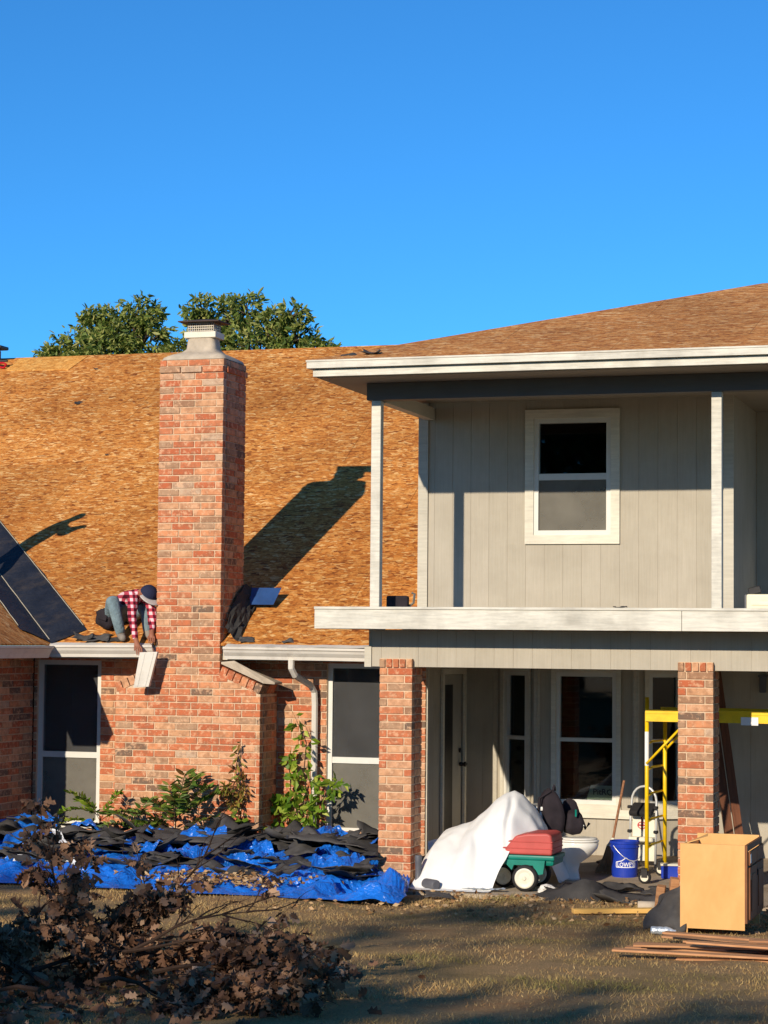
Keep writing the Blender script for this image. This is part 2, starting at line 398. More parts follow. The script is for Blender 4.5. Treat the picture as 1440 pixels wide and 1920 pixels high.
OSBC = [(0.0, S(128,70,30)), (0.10, S(170,100,42)), (0.34, S(194,122,54)), (0.58, S(206,134,62)), (0.82, S(214,150,78)), (1.0, S(234,188,124))]
OSBC2 = [(0.0, S(142,84,42)), (0.12, S(180,114,58)), (0.4, S(200,134,72)), (0.65, S(210,146,82)), (0.86, S(218,162,100)), (1.0, S(236,194,138))]
M = dict(
    brick=m_brick(), mortar=plain('mortar', S(208,180,148), 0.95, 0.2, 14, 0.6, 70, 0.1),
    osb=m_osb('osb_roof', OSBC), osb2=m_osb('osb_porch_roof', OSBC2),
    siding=m_siding('taupe_siding', S(182,172,154)), trim=m_paintwood('taupe_trim', S(190,182,164)),
    cream=m_paintwood('cream_trim', S(214,206,186)), fascia=m_paintwood('weathered_fascia', S(208,202,186), 0.24, 0.5),
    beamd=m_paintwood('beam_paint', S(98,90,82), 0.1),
    gutter=plain('white_gutter', S(212,204,190), 0.45, 0.1, 3, 0.05, 50, 0.35, dirt=0.4),
    vinyl=plain('window_vinyl', S(214,210,198), 0.45, 0.06, 4, 0.0, 30, 0.4),
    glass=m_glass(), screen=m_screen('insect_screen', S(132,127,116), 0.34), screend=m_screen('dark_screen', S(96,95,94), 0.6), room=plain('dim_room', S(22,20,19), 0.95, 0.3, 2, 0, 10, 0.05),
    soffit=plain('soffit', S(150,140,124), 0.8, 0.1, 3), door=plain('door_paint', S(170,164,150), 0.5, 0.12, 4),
    dark=plain('dark_metal', S(40,38,38), 0.45, 0.2, 6, 0.1), felt=plain('roofing_felt', S(84,80,76), 0.82, 0.35, 7, 0.6, 90, 0.35, objvar=0.6, bdist=0.006),
    membrane=plain('underlayment', S(32,35,44), 0.62, 0.35, 4, 0.7, 9, 0.4, dirt=0.4, bdist=0.03), seam=plain('seam_tape', S(170,160,140), 0.8, 0.2),
    tarp=m_cloth('blue_tarp', S(28,116,220), 0.32, 0.4, 0.55, 0.0, 1.0, 12), sheet=m_cloth('white_sheet', S(244,242,236), 0.55, 0.05, 0.35, 0.12, 0.16, 5),
    concrete=m_concrete(), flue=plain('cement', S(186,170,148), 0.9, 0.22, 7, 0.5, 50, 0.15), flume=plain('clay_band', S(226,216,194), 0.8, 0.08),
    galv=plain('galvanised', S(150,140,126), 0.45, 0.25, 8, 0.1, 60, 0.5, 0.6, dirt=0.4), rust=plain('rusty_lid', S(74,58,52), 0.7, 0.4, 9, 0.3, 40, 0.3, 0.3),
    yellow=plain('yellow_paint', S(242,196,16), 0.42, 0.14, 9, 0.1, 60, 0.4, dirt=0.25), sticker_and_glint=plain('sticker_and_glint', S(232,230,226), 0.5, 0.05),
    rubber=plain('rubber', S(42,40,40), 0.75, 0.25, 8, 0.3), whiteplas=plain('white_plastic', S(224,218,196), 0.45, 0.08, 6, dirt=0.3),
    red=plain('faded_red_plastic', S(188,82,74), 0.5, 0.16, 5, 0.1, 60), green=plain('green_plastic', S(8,122,104), 0.45, 0.2, 5, 0.1, 60),
    porc=plain('porcelain', S(228,224,214), 0.15, 0.04, 3, 0, 30, 0.5), bluepl=plain('blue_plastic', S(26,58,168), 0.4, 0.16, 5, 0.05, 60, 0.4, dirt=0.15),
    logo=plain('white_print', S(232,232,236), 0.5, 0.04), fabric=plain('black_fabric', S(46,40,44), 0.85, 0.35, 9, 0.5, 120, 0.2), teal=plain('teal_tag', S(0,130,110), 0.5),
    alu=plain('aluminium', S(206,204,198), 0.4, 0.08, 6, 0.05, 60, 0.5, 0.3), redp=plain('red_print', S(190,24,40), 0.5, 0.1),
    straw=plain('straw', S(176,146,108), 0.9, 0.3, 30, 0.5, 120, 0.1), mwood=m_wood('handle_wood', S(120,80,54), S(168,118,84)),
    ply=m_wood('cabinet_panel', S(214,160,94), S(226,174,108), 2.0, (3,3,1.5), 0.55, 0.05), oak=m_wood('cabinet_oak', S(112,66,36), S(158,100,58), 3.0, (14,14,1.2)),
    board=m_wood('trim_board', S(170,114,74), S(214,160,112), 3.0, (1.2,16,16)), pine=m_wood('pine', S(214,164,84), S(232,188,110), 3.0, (1.2,16,16), 0.6, 0.1), darkboard=m_wood('stained_board', S(96,58,40), S(132,84,58), 3.0, (14,14,1.0)),
    soil=m_ground(), grass=m_grass(), cloud_foil=plain('foil', S(186,194,200), 0.3, 0.2, 14, 0.8, 40, 0.5, 0.4, bdist=0.01),
    paper=plain('paper_sack', S(222,216,204), 0.75, 0.08, 6, 0.4, 30, 0.2), lime=plain('lime_print', S(176,190,70), 0.6, 0.1), sign=plain('green_card', S(186,198,168), 0.8, 0.05), ink=plain('ink', S(54,58,50), 0.8, 0.1),
    creambox=plain('cream_plastic', S(228,222,188), 0.5, 0.06, 4, dirt=0.2), slate=plain('grey_plastic', S(92,92,96), 0.5, 0.15), bluemetal=plain('blue_sheet_metal', S(52,86,140), 0.35, 0.25, 5, 0.3, 20, 0.5, 0.2),
    plaid=m_plaid(), jeans=plain('jeans', S(122,140,144), 0.9, 0.3, 9, 0.5, 40, 0.1, bdist=0.02), skin=plain('skin', S(150,96,72), 0.6, 0.12, 8, 0.1), shoe=plain('suede_shoe', S(142,132,120), 0.9, 0.2, 10), cap=plain('navy_cap', S(34,38,62), 0.85, 0.2), brim=plain('grey_brim', S(196,186,176), 0.85, 0.1), hair=plain('hair', S(30,24,22), 0.7),
    bark=plain('bark', S(84,70,58), 0.95, 0.4, 12, 0.9, 40, 0.1, bdist=0.02), twig=plain('twig', S(70,54,44), 0.95, 0.3, 14, 0.5, 60, 0.1),
    leafg=m_leaf('tree_leaves', [(0, S(64,88,30)), (0.35, S(108,124,48)), (0.7, S(150,156,74)), (1, S(180,174,98))], trans=0.3),
    leafs=m_leaf('shade_leaves', [(0, S(40,60,22)), (1, S(84,96,40))], trans=0.1),
    leafd=m_leaf('dead_oak_leaves', [(0, S(84,58,42)), (0.4, S(122,88,66)), (0.8, S(150,112,84)), (1, S(186,152,122))], 0.75, 0.1, 0.2),
    vine=m_leaf('vine_leaves', [(0, S(64,98,20)), (0.4, S(110,142,34)), (0.8, S(152,170,56)), (1, S(184,188,84))], 0.5, 0.25), vinered=m_leaf('reddish_leaves', [(0, S(92,52,30)), (0.4, S(150,92,44)), (0.7, S(122,110,46)), (1, S(150,140,60))], 0.6, 0.2), sap=m_leaf('sapling_leaves', [(0, S(44,66,22)), (0.5, S(84,112,36)), (0.85, S(128,146,56)), (1, S(110,54,40))], 0.5, 0.2),
    litter=m_leaf('leaf_litter', [(0, S(124,88,58)), (0.5, S(172,134,92)), (1, S(206,176,134))], 0.85, 0.05, 0.1),
)
# ------------------------------------------------------------------ ground, patio
def axis(lo, hi, flo, fhi, fine, coarse):
    a = list(np.arange(lo, flo, coarse)) + list(np.arange(flo, fhi, fine)) + list(np.arange(fhi, hi+coarse, coarse))
    return a
gx = axis(-90, 90, -7, 8, 0.14, 4.0); gy = axis(-90, 120, -13, 3, 0.14, 4.0)
mb = MB()
for y in gy:
    for x in gx:
        h = gz(y) - (0.05 if y > -0.4 else 0.0)
        if -8 < x < 9 and -14 < y < 4: h += 0.022*noise.noise((x*1.1, y*1.1, 0)) + 0.010*noise.noise((x*5, y*5, 3))
        if -0.6 < y < 4.3 and -0.3 < x < 7: h = min(h, -0.05)
        mb.v.append((x, y, h))
w = len(gx)
mb.f = [(j*w+i, j*w+i+1, (j+1)*w+i+1, (j+1)*w+i) for j in range(len(gy)-1) for i in range(w-1)]
struct('lawn', mb, M['soil'], smooth=True)
pat = MB()
edge = [(x, -0.36 + 0.03*noise.noise((x*2.2, 4, 0)) + 0.015*noise.noise((x*9, 1, 0))) for x in np.arange(-0.10, 6.6, 0.1)]
pat.prism([(x, y, -0.10) for x, y in edge] + [(6.6, 4.3, -0.10), (-0.10, 4.3, -0.10)], (0,0,0.1))
struct('patio', pat, M['concrete'])

# ------------------------------------------------------------------ house
house = thing('house', 'two-storey house with brick chimney, bare wood-sheathed roofs and a balcony over a porch', 'house')

BC = {}
def brick_mesh(L, H, D, c=0.004):
    k = (round(L, 3), round(H, 3), round(D, 3))
    if k not in BC:
        l, h, d = L/2, H/2, D/2
        m = MB(); vs = []; 
        for sx in (-1,1):
            for sy in (-1,1):
                for sz in (-1,1):
                    vs += [(sx*l, sy*(d-c), sz*(h-c)), (sx*(l-c), sy*d, sz*(h-c)), (sx*(l-c), sy*(d-c), sz*h)]
        b = bmesh.new()
        for v in vs: b.verts.new(v)
        bmesh.ops.convex_hull(b, input=b.verts[:])
        me = bpy.data.meshes.new('brick'); b.to_mesh(me); b.free()
        me.materials.append(M['brick']); BC[k] = me
    return BC[k]

def put_bricks(rows, parent, keep):
    """rows: (visible size, centre, L, H, D, angle about z, tilt); the largest become objects, the rest one part"""
    rows = sorted(rows, key=lambda r: -r[0])
    for r in rows[:keep]:
        _, c, L, H, D, a, tl = r
        o = bpy.data.objects.new('brick', brick_mesh(L, H, D)); COL.objects.link(o)
        o.parent = parent; o.location = c; o.rotation_euler = (0, tl, a)
    if rows[keep:]:
        m = MB()
        for _, c, L, H, D, a, tl in rows[keep:]:
            me = brick_mesh(L, H, D); R = Matrix.Rotation(a, 3, 'Z') @ Matrix.Rotation(tl, 3, 'Y'); c = Vector(c)
            m.add([c + R @ v.co for v in me.vertices], [tuple(p.vertices) for p in me.polygons])
        o = ob('brickwork', m, M['brick'], parent, kind='stuff')

CP, BP, JT = 0.0773, 0.262, 0.011          # course, brick and joint
def courses(F, z0, z1, ranges, weight=1.0, off=0.0, D=0.09, skip=0.0):
    """running third bond on the face of frame F; ranges(zmid) -> list of (a0, a1)"""
    out = []; n = int(round((z1-z0)/CP)); ang = math.atan2(F[1].y, F[1].x)
    for i in range(n):
        zc = z0 + (i+0.5)*CP
        o = off + (0 if i % 2 == 0 else BP*2/3)
        for a0, a1 in ranges(zc):
            k = math.floor((a0-o)/BP); s = o + k*BP
            while s < a1-1e-6:
                b0, b1 = max(s, a0), min(s+BP, a1)
                if b1-b0 > 0.03:
                    L = round((b1-b0-JT)/0.005)*0.005; j = random.uniform(-0.002, 0.002)
                    c = F[0] + F[1]*((b0+b1)/2) - F[2]*(D/2 + j) + Vector((0,0,zc + random.uniform(-0.0015, 0.0015)))
                    out.append((L*weight, c, L, CP-JT, D, ang + random.uniform(-0.006, 0.006), 0.0))
                s += BP
    return out

# --- chimney: one brick face from the ground, shoulders, shaft, crown and flue
CY, X0, X1, BX0, BX1 = 1.97, -3.276, -2.488, -3.76, -2.0
CH = 5.411
core = MB()
i_ = 0.009
core.prism([(BX0+i_, CY+i_, -0.05), (BX1-i_, CY+i_, -0.05), (BX1-i_, CY+i_, 1.80), (X1-i_, CY+i_, 2.01), (X1-i_, CY+i_, CH), (X0+i_, CY+i_, CH), (X0+i_, CY+i_, 2.01), (BX0+i_, CY+i_, 1.80)], (0, 0.52, 0))
core.box(X0+i_, X1-i_, CY+0.5, CY+0.69-i_, 1.2, CH-0.001)
chim = ob('chimney', core, M['mortar'], house)
Ff = frame((0, CY, 0), (1,0,0), (0,-1,0))
def frontr(z):
    if z < 1.80: return [(BX0, BX1)]
    if z < 2.01:
        t = (z-1.80)/0.21; return [(BX0+(X0-BX0)*t, BX1+(X1-BX1)*t)]
    return [(X0, X1)]
rows = courses(Ff, 0, CH, frontr, 1.0, X0)
rows += courses(frame((X1, CY+0.09, 0), (0,1,0), (1,0,0)), 26*CP, CH, lambda z: [(0, 0.60)], 0.40, 0.1)
rows += courses(frame((BX1, CY+0.09, 0), (0,1,0), (1,0,0)), 0, 23*CP, lambda z: [(0, 0.44)], 0.40, 0.1)
rows += courses(frame((X0, CY+0.69, 0), (0,-1,0), (-1,0,0)), 26*CP, CH, lambda z: [(0, 0.60)], 0.02)
rows += courses(frame((BX0, CY+0.53, 0), (0,-1,0), (-1,0,0)), 0, 23*CP, lambda z: [(0, 0.44)], 0.02)
rows += courses(frame((X1-.09, CY+0.69, 0), (-1,0,0), (0,1,0)), 26*CP, CH, lambda z: [(0, 0.61)], 0.01)
# corbelled top courses
for k, pr in ((0, 0.016), (1, 0.0)):
    z0 = CH + k*CP
    rows += courses(frame((0, CY-pr, 0), (1,0,0), (0,-1,0)), z0, z0+CP, lambda z: [(X0-pr, X1+pr)], 1.2, X0 + 0.09*k)
    rows += courses(frame((X1+pr, CY+0.09-pr, 0), (0,1,0), (1,0,0)), z0, z0+CP, lambda z: [(0, 0.60+2*pr)], 0.5, 0.1*k)
    rows += courses(frame((X0-pr, CY+0.69+pr, 0), (0,-1,0), (-1,0,0)), z0, z0+CP, lambda z: [(0, 0.60+2*pr)], 0.02)
ob('capping_core', MB().box(X0+i_, X1-i_, CY+i_, CY+0.69-i_, CH, CH+2*CP-0.004), M['mortar'], chim)
# sloping rowlock bricks on the shoulders
for sgn, xa, xb in ((1, X1, BX1), (-1, X0, BX0)):
    n = 6; a = math.atan2(0.21, abs(xb-xa))
    for k in range(n):
        f = (k+0.5)/n; x = xa+(xb-xa)*f; z = 2.06 - 0.21*f
        rows.append((1.1, (x, CY+0.115, z), 0.078, 0.105, 0.23, 0.0, sgn*a))
        rows.append((0.05, (x, CY+0.36, z), 0.078, 0.105, 0.23, 0.0, sgn*a))
put_bricks(rows, chim, 300)
# cement strip flashing over the shaded shoulder
fl = MB(); sl_ = lambda x: 2.135 - 0.21*(x-X1)/(BX1-X1)
fl.prism([(X1+0.02, CY-0.02, sl_(X1)), (X1+0.18, CY-0.03, sl_(X1)+0.015), (BX1+0.03, CY-0.01, sl_(BX1)), (BX1+0.14, CY+0.06, sl_(BX1)-0.01), (BX1+0.14, CY+0.3, sl_(BX1)-0.01), (X1+0.02, CY+0.3, sl_(X1))], (0,0,0.022))
ob('flashing', fl, M['flue'], house)
cw = MB(); z0 = CH+2*CP
rings = [(-0.004, 0.0), (0.01, 0.035), (0.08, 0.075), (0.16, 0.105), (0.205, 0.15), (0.218, 0.26), (0.218, 0.34)]
cx0, cx1, cy0, cy1 = X0+0.01, X1-0.01, CY+0.01, CY+0.68
pts = []
for ins, h in rings:
    for (sx, sy) in ((0,0),(1,0),(1,1),(0,1)):
        for q in range(4):
            r = 0.06; x = (cx0+ins) if sx == 0 else (cx1-ins); y = (cy0+ins) if sy == 0 else (cy1-ins)
            a0 = {(0,0): math.pi, (1,0): 1.5*math.pi, (1,1): 0, (0,1): 0.5*math.pi}[(sx,sy)] + q*math.pi/6
            px = x + (r if sx == 0 else -r) + r*math.cos(a0); py = y + (r if sy == 0 else -r) + r*math.sin(a0)
            pts.append((px + 0.006*noise.noise((px*9, py*9, h*9)), py, z0+h+0.008*noise.noise((px*7, py*7, 2))))
n = 16; m = len(rings)
cw.add(pts, [(i*n+k, i*n+(k+1) % n, (i+1)*n+(k+1) % n, (i+1)*n+k) for i in range(m-1) for k in range(n)] + [tuple(range((m-1)*n, m*n))])
ob('crown', cw, M['flue'], chim, smooth=True)
FX0, FX1, FY0, FY1 = -3.055, -2.705, CY+0.235, CY+0.47
zt = z0+0.34
ob('flue_band', MB().box(FX0-0.018, FX1+0.018, FY0-0.022, FY1+0.022, zt-0.065, zt+0.004, 0.006), M['flume'], chim)
cg = MB(); zc0, zc1 = zt+0.004, zt+0.115
for k in range(13):
    x = FX0+0.02+(FX1-FX0-0.04)*k/12
    for y in (FY0+0.01, FY1-0.01): cg.box(x-0.004, x+0.004, y-0.002, y+0.002, zc0, zc1)
for k in range(9):
    y = FY0+0.01+(FY1-FY0-0.02)*k/8
    for x in (FX0+0.02, FX1-0.02): cg.box(x-0.002, x+0.002, y-0.004, y+0.004, zc0, zc1)
for z in (zc0+0.012, zc0+0.04, zc0+0.068, zc1-0.012):
    for y in (FY0+0.007, FY1-0.007): cg.box(FX0+0.02, FX1-0.02, y-0.002, y+0.002, z-0.004, z+0.004)
    for x in (FX0+0.017, FX1-0.017): cg.box(x-0.002, x+0.002, FY0+0.01, FY1-0.01, z-0.004, z+0.004)
ob('spark_cage', cg, M['galv'], chim)
lid = MB(); e = 0.075
lid.add([(FX0-e, FY0-e, zc1), (FX1+e, FY0-e, zc1-0.004), (FX1+e, FY1+e, zc1), (FX0-e, FY1+e, zc1), (FX0-e, FY0-e, zc1+0.012), (FX1+e, FY0-e, zc1+0.008), (FX1+e, FY1+e, zc1+0.012), (FX0-e, FY1+e, zc1+0.012), ((FX0+FX1)/2-0.06, (FY0+FY1)/2, zc1+0.05), ((FX0+FX1)/2+0.06, (FY0+FY1)/2, zc1+0.05)],
        [(0,3,2,1),(0,1,5,4),(1,2,6,5),(2,3,7,6),(3,0,4,7),(4,5,9,8),(5,6,9),(6,7,8,9),(7,4,8)])
ob('rain_cap', lid, M['rust'], chim)

# --- generic wall pieces
def solid_minus(F, a0, a1, z0, z1, holes, d0, d1):
    """boxes covering a rectangle of wall minus window and door openings"""
    m = MB(); hs = sorted(holes)
    cur = a0
    for (h0, h1, b0, b1) in hs:
        if h0 > cur: m.fbox(F, cur, h0, d0, d1, z0, z1)
        if b0 > z0: m.fbox(F, h0, h1, d0, d1, z0, b0)
        if b1 < z1: m.fbox(F, h0, h1, d0, d1, b1, z1)
        cur = h1
    if cur < a1: m.fbox(F, cur, a1, d0, d1, z0, z1)
    return m

def planks(name, F, a0, a1, z0, z1, holes=(), pitch=0.20, off=0.0, mat='siding', parent=None, gap=0.004):
    wall = ob(name, solid_minus(F, a0, a1, z0, z1, holes, -0.10, -0.004), M[mat], parent or house)
    s = a0 + off - pitch
    while s < a1:
        b0, b1 = max(a0, s), min(a1, s+pitch-gap); s += pitch
        if b1-b0 < 0.01: continue
        cuts = [(z0, z1)]
        for (h0, h1, c0, c1) in holes:
            if b1 > h0+1e-4 and b0 < h1-1e-4:
                if b0 < h0 < b1: cuts_a = True
                cuts = [q for (p0, p1) in cuts for q in ((p0, min(p1, c0)), (max(p0, c1), p1)) if q[1]-q[0] > 0.01]
        for (p0, p1) in cuts: ob('plank', MB().fbox(F, b0, b1, -0.010, 0.0, p0, p1), M[mat], wall)
    return wall

def window(F, a0, a1, z0, z1, split, casing=0.10, fr=0.05, screen=None, parent=None, cas='cream', depth=1.3, rail=0.034, room=True, recess=0.0):
    """double-hung window: casing boards, sash frame, two panes, meeting rail, optional insect screen"""
    c = casing; P = parent or house
    f0, f1, g0, g1 = a0+c, a1-c, z0+c, z1-c
    win = MB()
    if c > 0:
        win.fbox(F, a0, a1, 0.002, 0.026, g1, z1); win.fbox(F, a0, a1, 0.002, 0.026, z0, g0)
        win.fbox(F, a0, f0, 0.002, 0.0255, g0, g1); win.fbox(F, f1, a1, 0.002, 0.0255, g0, g1)
        W = ob('window', win, M[cas], P)
    s = MB(); d0, d1 = -0.07-recess, 0.012-recess
    s.fbox(F, f0, f1, d0, d1, g1-fr, g1); s.fbox(F, f0, f1, d0, d1, g0, g0+fr)
    s.fbox(F, f0, f0+fr, d0, d1-0.001, g0+fr, g1-fr); s.fbox(F, f1-fr, f1, d0, d1-0.001, g0+fr, g1-fr)
    if c > 0: ob('frame', s, M['vinyl'], W)
    else: W = ob('window', s, M['vinyl'], P)
    h0, h1, k0, k1 = f0+fr, f1-fr, g0+fr, g1-fr
    ob('meeting_rail', MB().fbox(F, h0, h1, -0.055-recess, 0.004-recess, split-rail, split+rail), M['vinyl'], W)
    ob('pane', MB().fbox(F, h0, h1, -0.034-recess, -0.030-recess, k0, split-rail), M['glass'], W)
    ob('pane', MB().fbox(F, h0, h1, -0.050-recess, -0.046-recess, split+rail, k1), M['glass'], W)
    if screen:
        for (q0, q1, sm) in screen: ob('insect_screen', MB().fbox(F, h0, h1, -0.016-recess, -0.014-recess, max(q0, k0), min(q1, k1)), M[sm], W)
    if room:
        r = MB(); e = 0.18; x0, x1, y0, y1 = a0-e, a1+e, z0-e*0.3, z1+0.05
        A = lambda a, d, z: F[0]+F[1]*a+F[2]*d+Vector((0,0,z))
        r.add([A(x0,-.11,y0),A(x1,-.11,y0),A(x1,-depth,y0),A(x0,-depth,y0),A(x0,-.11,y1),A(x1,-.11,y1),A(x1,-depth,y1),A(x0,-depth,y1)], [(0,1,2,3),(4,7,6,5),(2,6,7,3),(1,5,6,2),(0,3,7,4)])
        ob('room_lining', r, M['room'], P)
    return W

def brickwall(F, a0, a1, z0, z1, holes, keep, weight, off=0.0):
    w = ob('brick_wall', solid_minus(F, a0+0.004, a1-0.004, z0, z1, holes, -0.20, -0.009), M['mortar'], house)
    def rg(z):
        segs = [(a0, a1)]
        for (h0, h1, b0, b1) in holes:
            if b0 < z < b1: segs = [q for (p0, p1) in segs for q in ((p0, min(p1, h0)), (max(p0, h1), p1)) if q[1]-q[0] > 0.02]
        return segs
    put_bricks(courses(F, z0, z1, rg, weight, off), w, keep)
    return w

# --- single-storey brick range: front wall, wing, windows
WY = 2.5
Fm = frame((0, WY, 0), (1,0,0), (0,-1,0))
LW, RW = (-5.0, -4.19, 0.245, 2.15), (-1.41, -0.56, 0.265, 2.15)
brickwall(Fm, -5.05, -3.4, -0.02, 2.30, [LW], 60, 1.0)
brickwall(Fm, -2.75, -0.25, -0.02, 2.30, [RW], 100, 1.0, 0.1)
window(Fm, *LW, 1.05, casing=0.0, fr=0.055, screen=[(0.2, 1.02, 'screen'), (1.08, 2.2, 'screend')], recess=0.05)
window(Fm, *RW, 1.07, casing=0.0, fr=0.055, screen=[(0.2, 1.04, 'screen'), (1.1, 2.2, 'screend')], recess=0.05)
for (a0, a1, b0, b1) in (LW, RW):
    ob('sill', MB().fbox(Fm, a0-0.02, a1+0.02, -0.10, 0.03, b0-0.035, b0-0.001), M['vinyl'], house)
Fw = frame((-5.05, 0.37, 0), (0,1,0), (1,0,0))
brickwall(Fw, 0.0, 2.13, -0.02, 2.30, [], 60, 0.3, 0.05)
Fwf = frame((-12.0, 0.37, 0), (1,0,0), (0,-1,0))
brickwall(Fwf, 0.0, 6.95, -0.02, 2.30, [], 0, 0.1)
# porch side wall with the entry door, back walls, bay
SX = -0.25; BY = 4.2
Fs = frame((SX, WY+0.0, 0), (0,1,0), (1,0,0))
DH = (0.64, 1.55, 0.0, 2.03)
planks('siding_wall', Fs, 0.10, BY-WY, 0.0, 2.2, [DH], 0.2)
ob('corner_board', MB().fbox(Fs, 0.03, 0.095, -0.09, 0.012, 0, 2.2), M['trim'], house)
dr = MB(); a0, a1, b0, b1 = DH
dr.fbox(Fs, a0-0.05, a0+0.02, 0.002, 0.03, 0, b1+0.07); dr.fbox(Fs, a1-0.02, a1+0.05, 0.002, 0.03, 0, b1+0.07); dr.fbox(Fs, a0+0.02, a1-0.02, 0.002, 0.029, b1, b1+0.07)
D = ob('door', MB().fbox(Fs, a0+0.02, a1-0.02, -0.06, -0.015, 0.01, b1-0.005), M['door'], house)
ob('frame', dr, M['cream'], D)
ob('pane', MB().fbox(Fs, a0+0.10, a1-0.42, -0.016, -0.008, 0.12, b1-0.12), M['dark'], D)
ob('handle', MB().lathe([(0.0,0),(0.022,0.004),(0.026,0.02),(0.018,0.05),(0.03,0.06),(0.03,0.08),(0.0,0.09)], 12).tube([(0,0.0,0.08),(0.0,0.06,0.08)], 0.008), M['dark'], D, loc=(SX-0.01, WY+a1-0.12, 0.98), rot=(0, math.pi/2, 0))
ob('deadbolt', MB().lathe([(0.0,0),(0.028,0.002),(0.03,0.014),(0.0,0.02)], 12), M['dark'], D, loc=(SX-0.01, WY+a1-0.12, 1.14), rot=(0, math.pi/2, 0))
Fb = frame((0, BY, 0), (1,0,0), (0,-1,0))
planks('siding_wall', Fb, SX, 0.11, 0.0, 2.2, [], 0.2)
planks('siding_wall', Fb, 2.44, 6.5, 0.0, 2.2, [], 0.2, 0.05)
bay = [((0.11, 4.2), (0.70, 3.8)), ((0.70, 3.8), (1.85, 3.8)), ((1.85, 3.8), (2.44, 4.2))]
for bi, ((x0, y0), (x1, y1)) in enumerate(bay):
    u = Vector((x1-x0, y1-y0, 0)); L = u.length; u.normalize(); nrm = Vector((u.y, -u.x, 0))
    F = frame((x0, y0, 0), u, nrm)
    h = (0.10, L-0.10, 0.52, 2.12) if bi != 1 else (0.17, L-0.17, 0.52, 2.12)
    planks('siding_wall', F, 0.0, L, 0.0, 2.2, [h], 0.2, 0.1 if bi == 1 else 0.0)
    window(F, *h, 1.30, casing=0.055, fr=0.045, cas='cream', depth=1.0 if bi == 1 else 0.7, room=(bi == 1), rail=0.022)
    ob('sill', MB().fbox(F, 0.02, L-0.02, 0.002, 0.045, 0.42, 0.52), M['cream'], house)
    if bi != 1:
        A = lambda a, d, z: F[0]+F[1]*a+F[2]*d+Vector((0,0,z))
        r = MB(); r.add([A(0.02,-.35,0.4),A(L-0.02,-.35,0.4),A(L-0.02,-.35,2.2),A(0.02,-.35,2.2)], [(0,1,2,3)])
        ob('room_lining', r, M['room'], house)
    for q_ in (0.0025, L-0.0025): ob('corner_board', MB().fbox(F, q_-0.0325, q_+0.0325, 0.001, 0.02, 0.0, 2.2), M['trim'], house)
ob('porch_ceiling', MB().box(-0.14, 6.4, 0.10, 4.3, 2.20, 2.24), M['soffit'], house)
# small wall lamp by the bay
lp = MB().box(3.20, 3.27, 4.10, 4.185, 1.86, 2.04, 0.008).box(3.185, 3.285, 4.09, 4.19, 2.035, 2.06)
ob('wall_lamp', lp, M['slate'], house)

# --- roofs
SLP = 0.583
zr = lambda y: 2.365 + SLP*(y-2.0)
ye0, yr0 = 1.985, 9.50
rf = MB(); va = lambda y: -4.6-(y-1.97)
rf.prism([(va(ye0), ye0, zr(ye0)), (-0.15, ye0, zr(ye0)), (-0.15, 7.6, zr(7.6)), (6.5, 7.6, zr(7.6)), (6.5, yr0, zr(yr0)), (va(yr0), yr0, zr(yr0))], (0, 0.008, -0.018))
main_roof = ob('roof', rf, M['osb'], house, label='bare orange wood-strand sheathing of the single-storey roof')
ob('roof', MB().prism([(va(yr0), yr0, zr(yr0)), (6.5, yr0, zr(yr0)), (6.5, 17.0, 2.4), (va(yr0), 17.0, 2.4)], (0, -0.008, -0.018)), M['osb'], house)
zw = lambda x: 2.365 + SLP*(-4.605-x) 
xr = -8.6
wg = MB(); yv = lambda x: 1.97 + (-4.6-x)
wg.prism([(-4.56, -0.05, zw(-4.56)), (-4.56, 1.93, zw(-4.56)), (xr, yv(xr), zw(xr)), (xr, -0.05, zw(xr))], (0,0,-0.02))
ob('roof', MB().prism([(xr, -0.05, zw(xr)), (xr, yv(xr), zw(xr)), (-12.6, yv(xr)-0.0, 2.4), (-12.6, -0.05, 2.4)], (0,0,-0.02)), M['osb2'], house)
ob('roof', wg, M['osb2'], house, label='bare sheathing of the side wing roof below the valley')
ob('gable_wall', MB().prism([(-5.02, 0.38, 2.30), (xr, 0.38, zw(xr)-0.03), (-12.1, 0.38, 2.30)], (0, 0.08, 0)), M['siding'], house)
ob('rake_board', MB().prism([(-4.57, -0.04, zw(-4.57)-0.022), (xr, -0.04, zw(xr)-0.022), (-12.55, -0.04, 2.40-0.012), (-12.55, -0.04, 2.25), (xr, -0.04, zw(xr)-0.16), (-4.57, -0.04, zw(-4.57)-0.16)], (0, 0.03, 0)), M['fascia'], house)
# clean new panel let in at the ridge
pt = MB(); q = lambda x, y: (x, y, zr(y)+0.003)
pt.prism([q(-8.95, 9.05), q(-7.85, 9.00), q(-7.75, 9.46), q(-8.9, 9.46)], (0,0,0.010))
ob('roof_panel', pt, m_osb('new_panel', [(0, S(204,138,62)), (0.5, S(224,158,78)), (1, S(236,180,100))]), house, label='cleaner orange panel by the ridge')
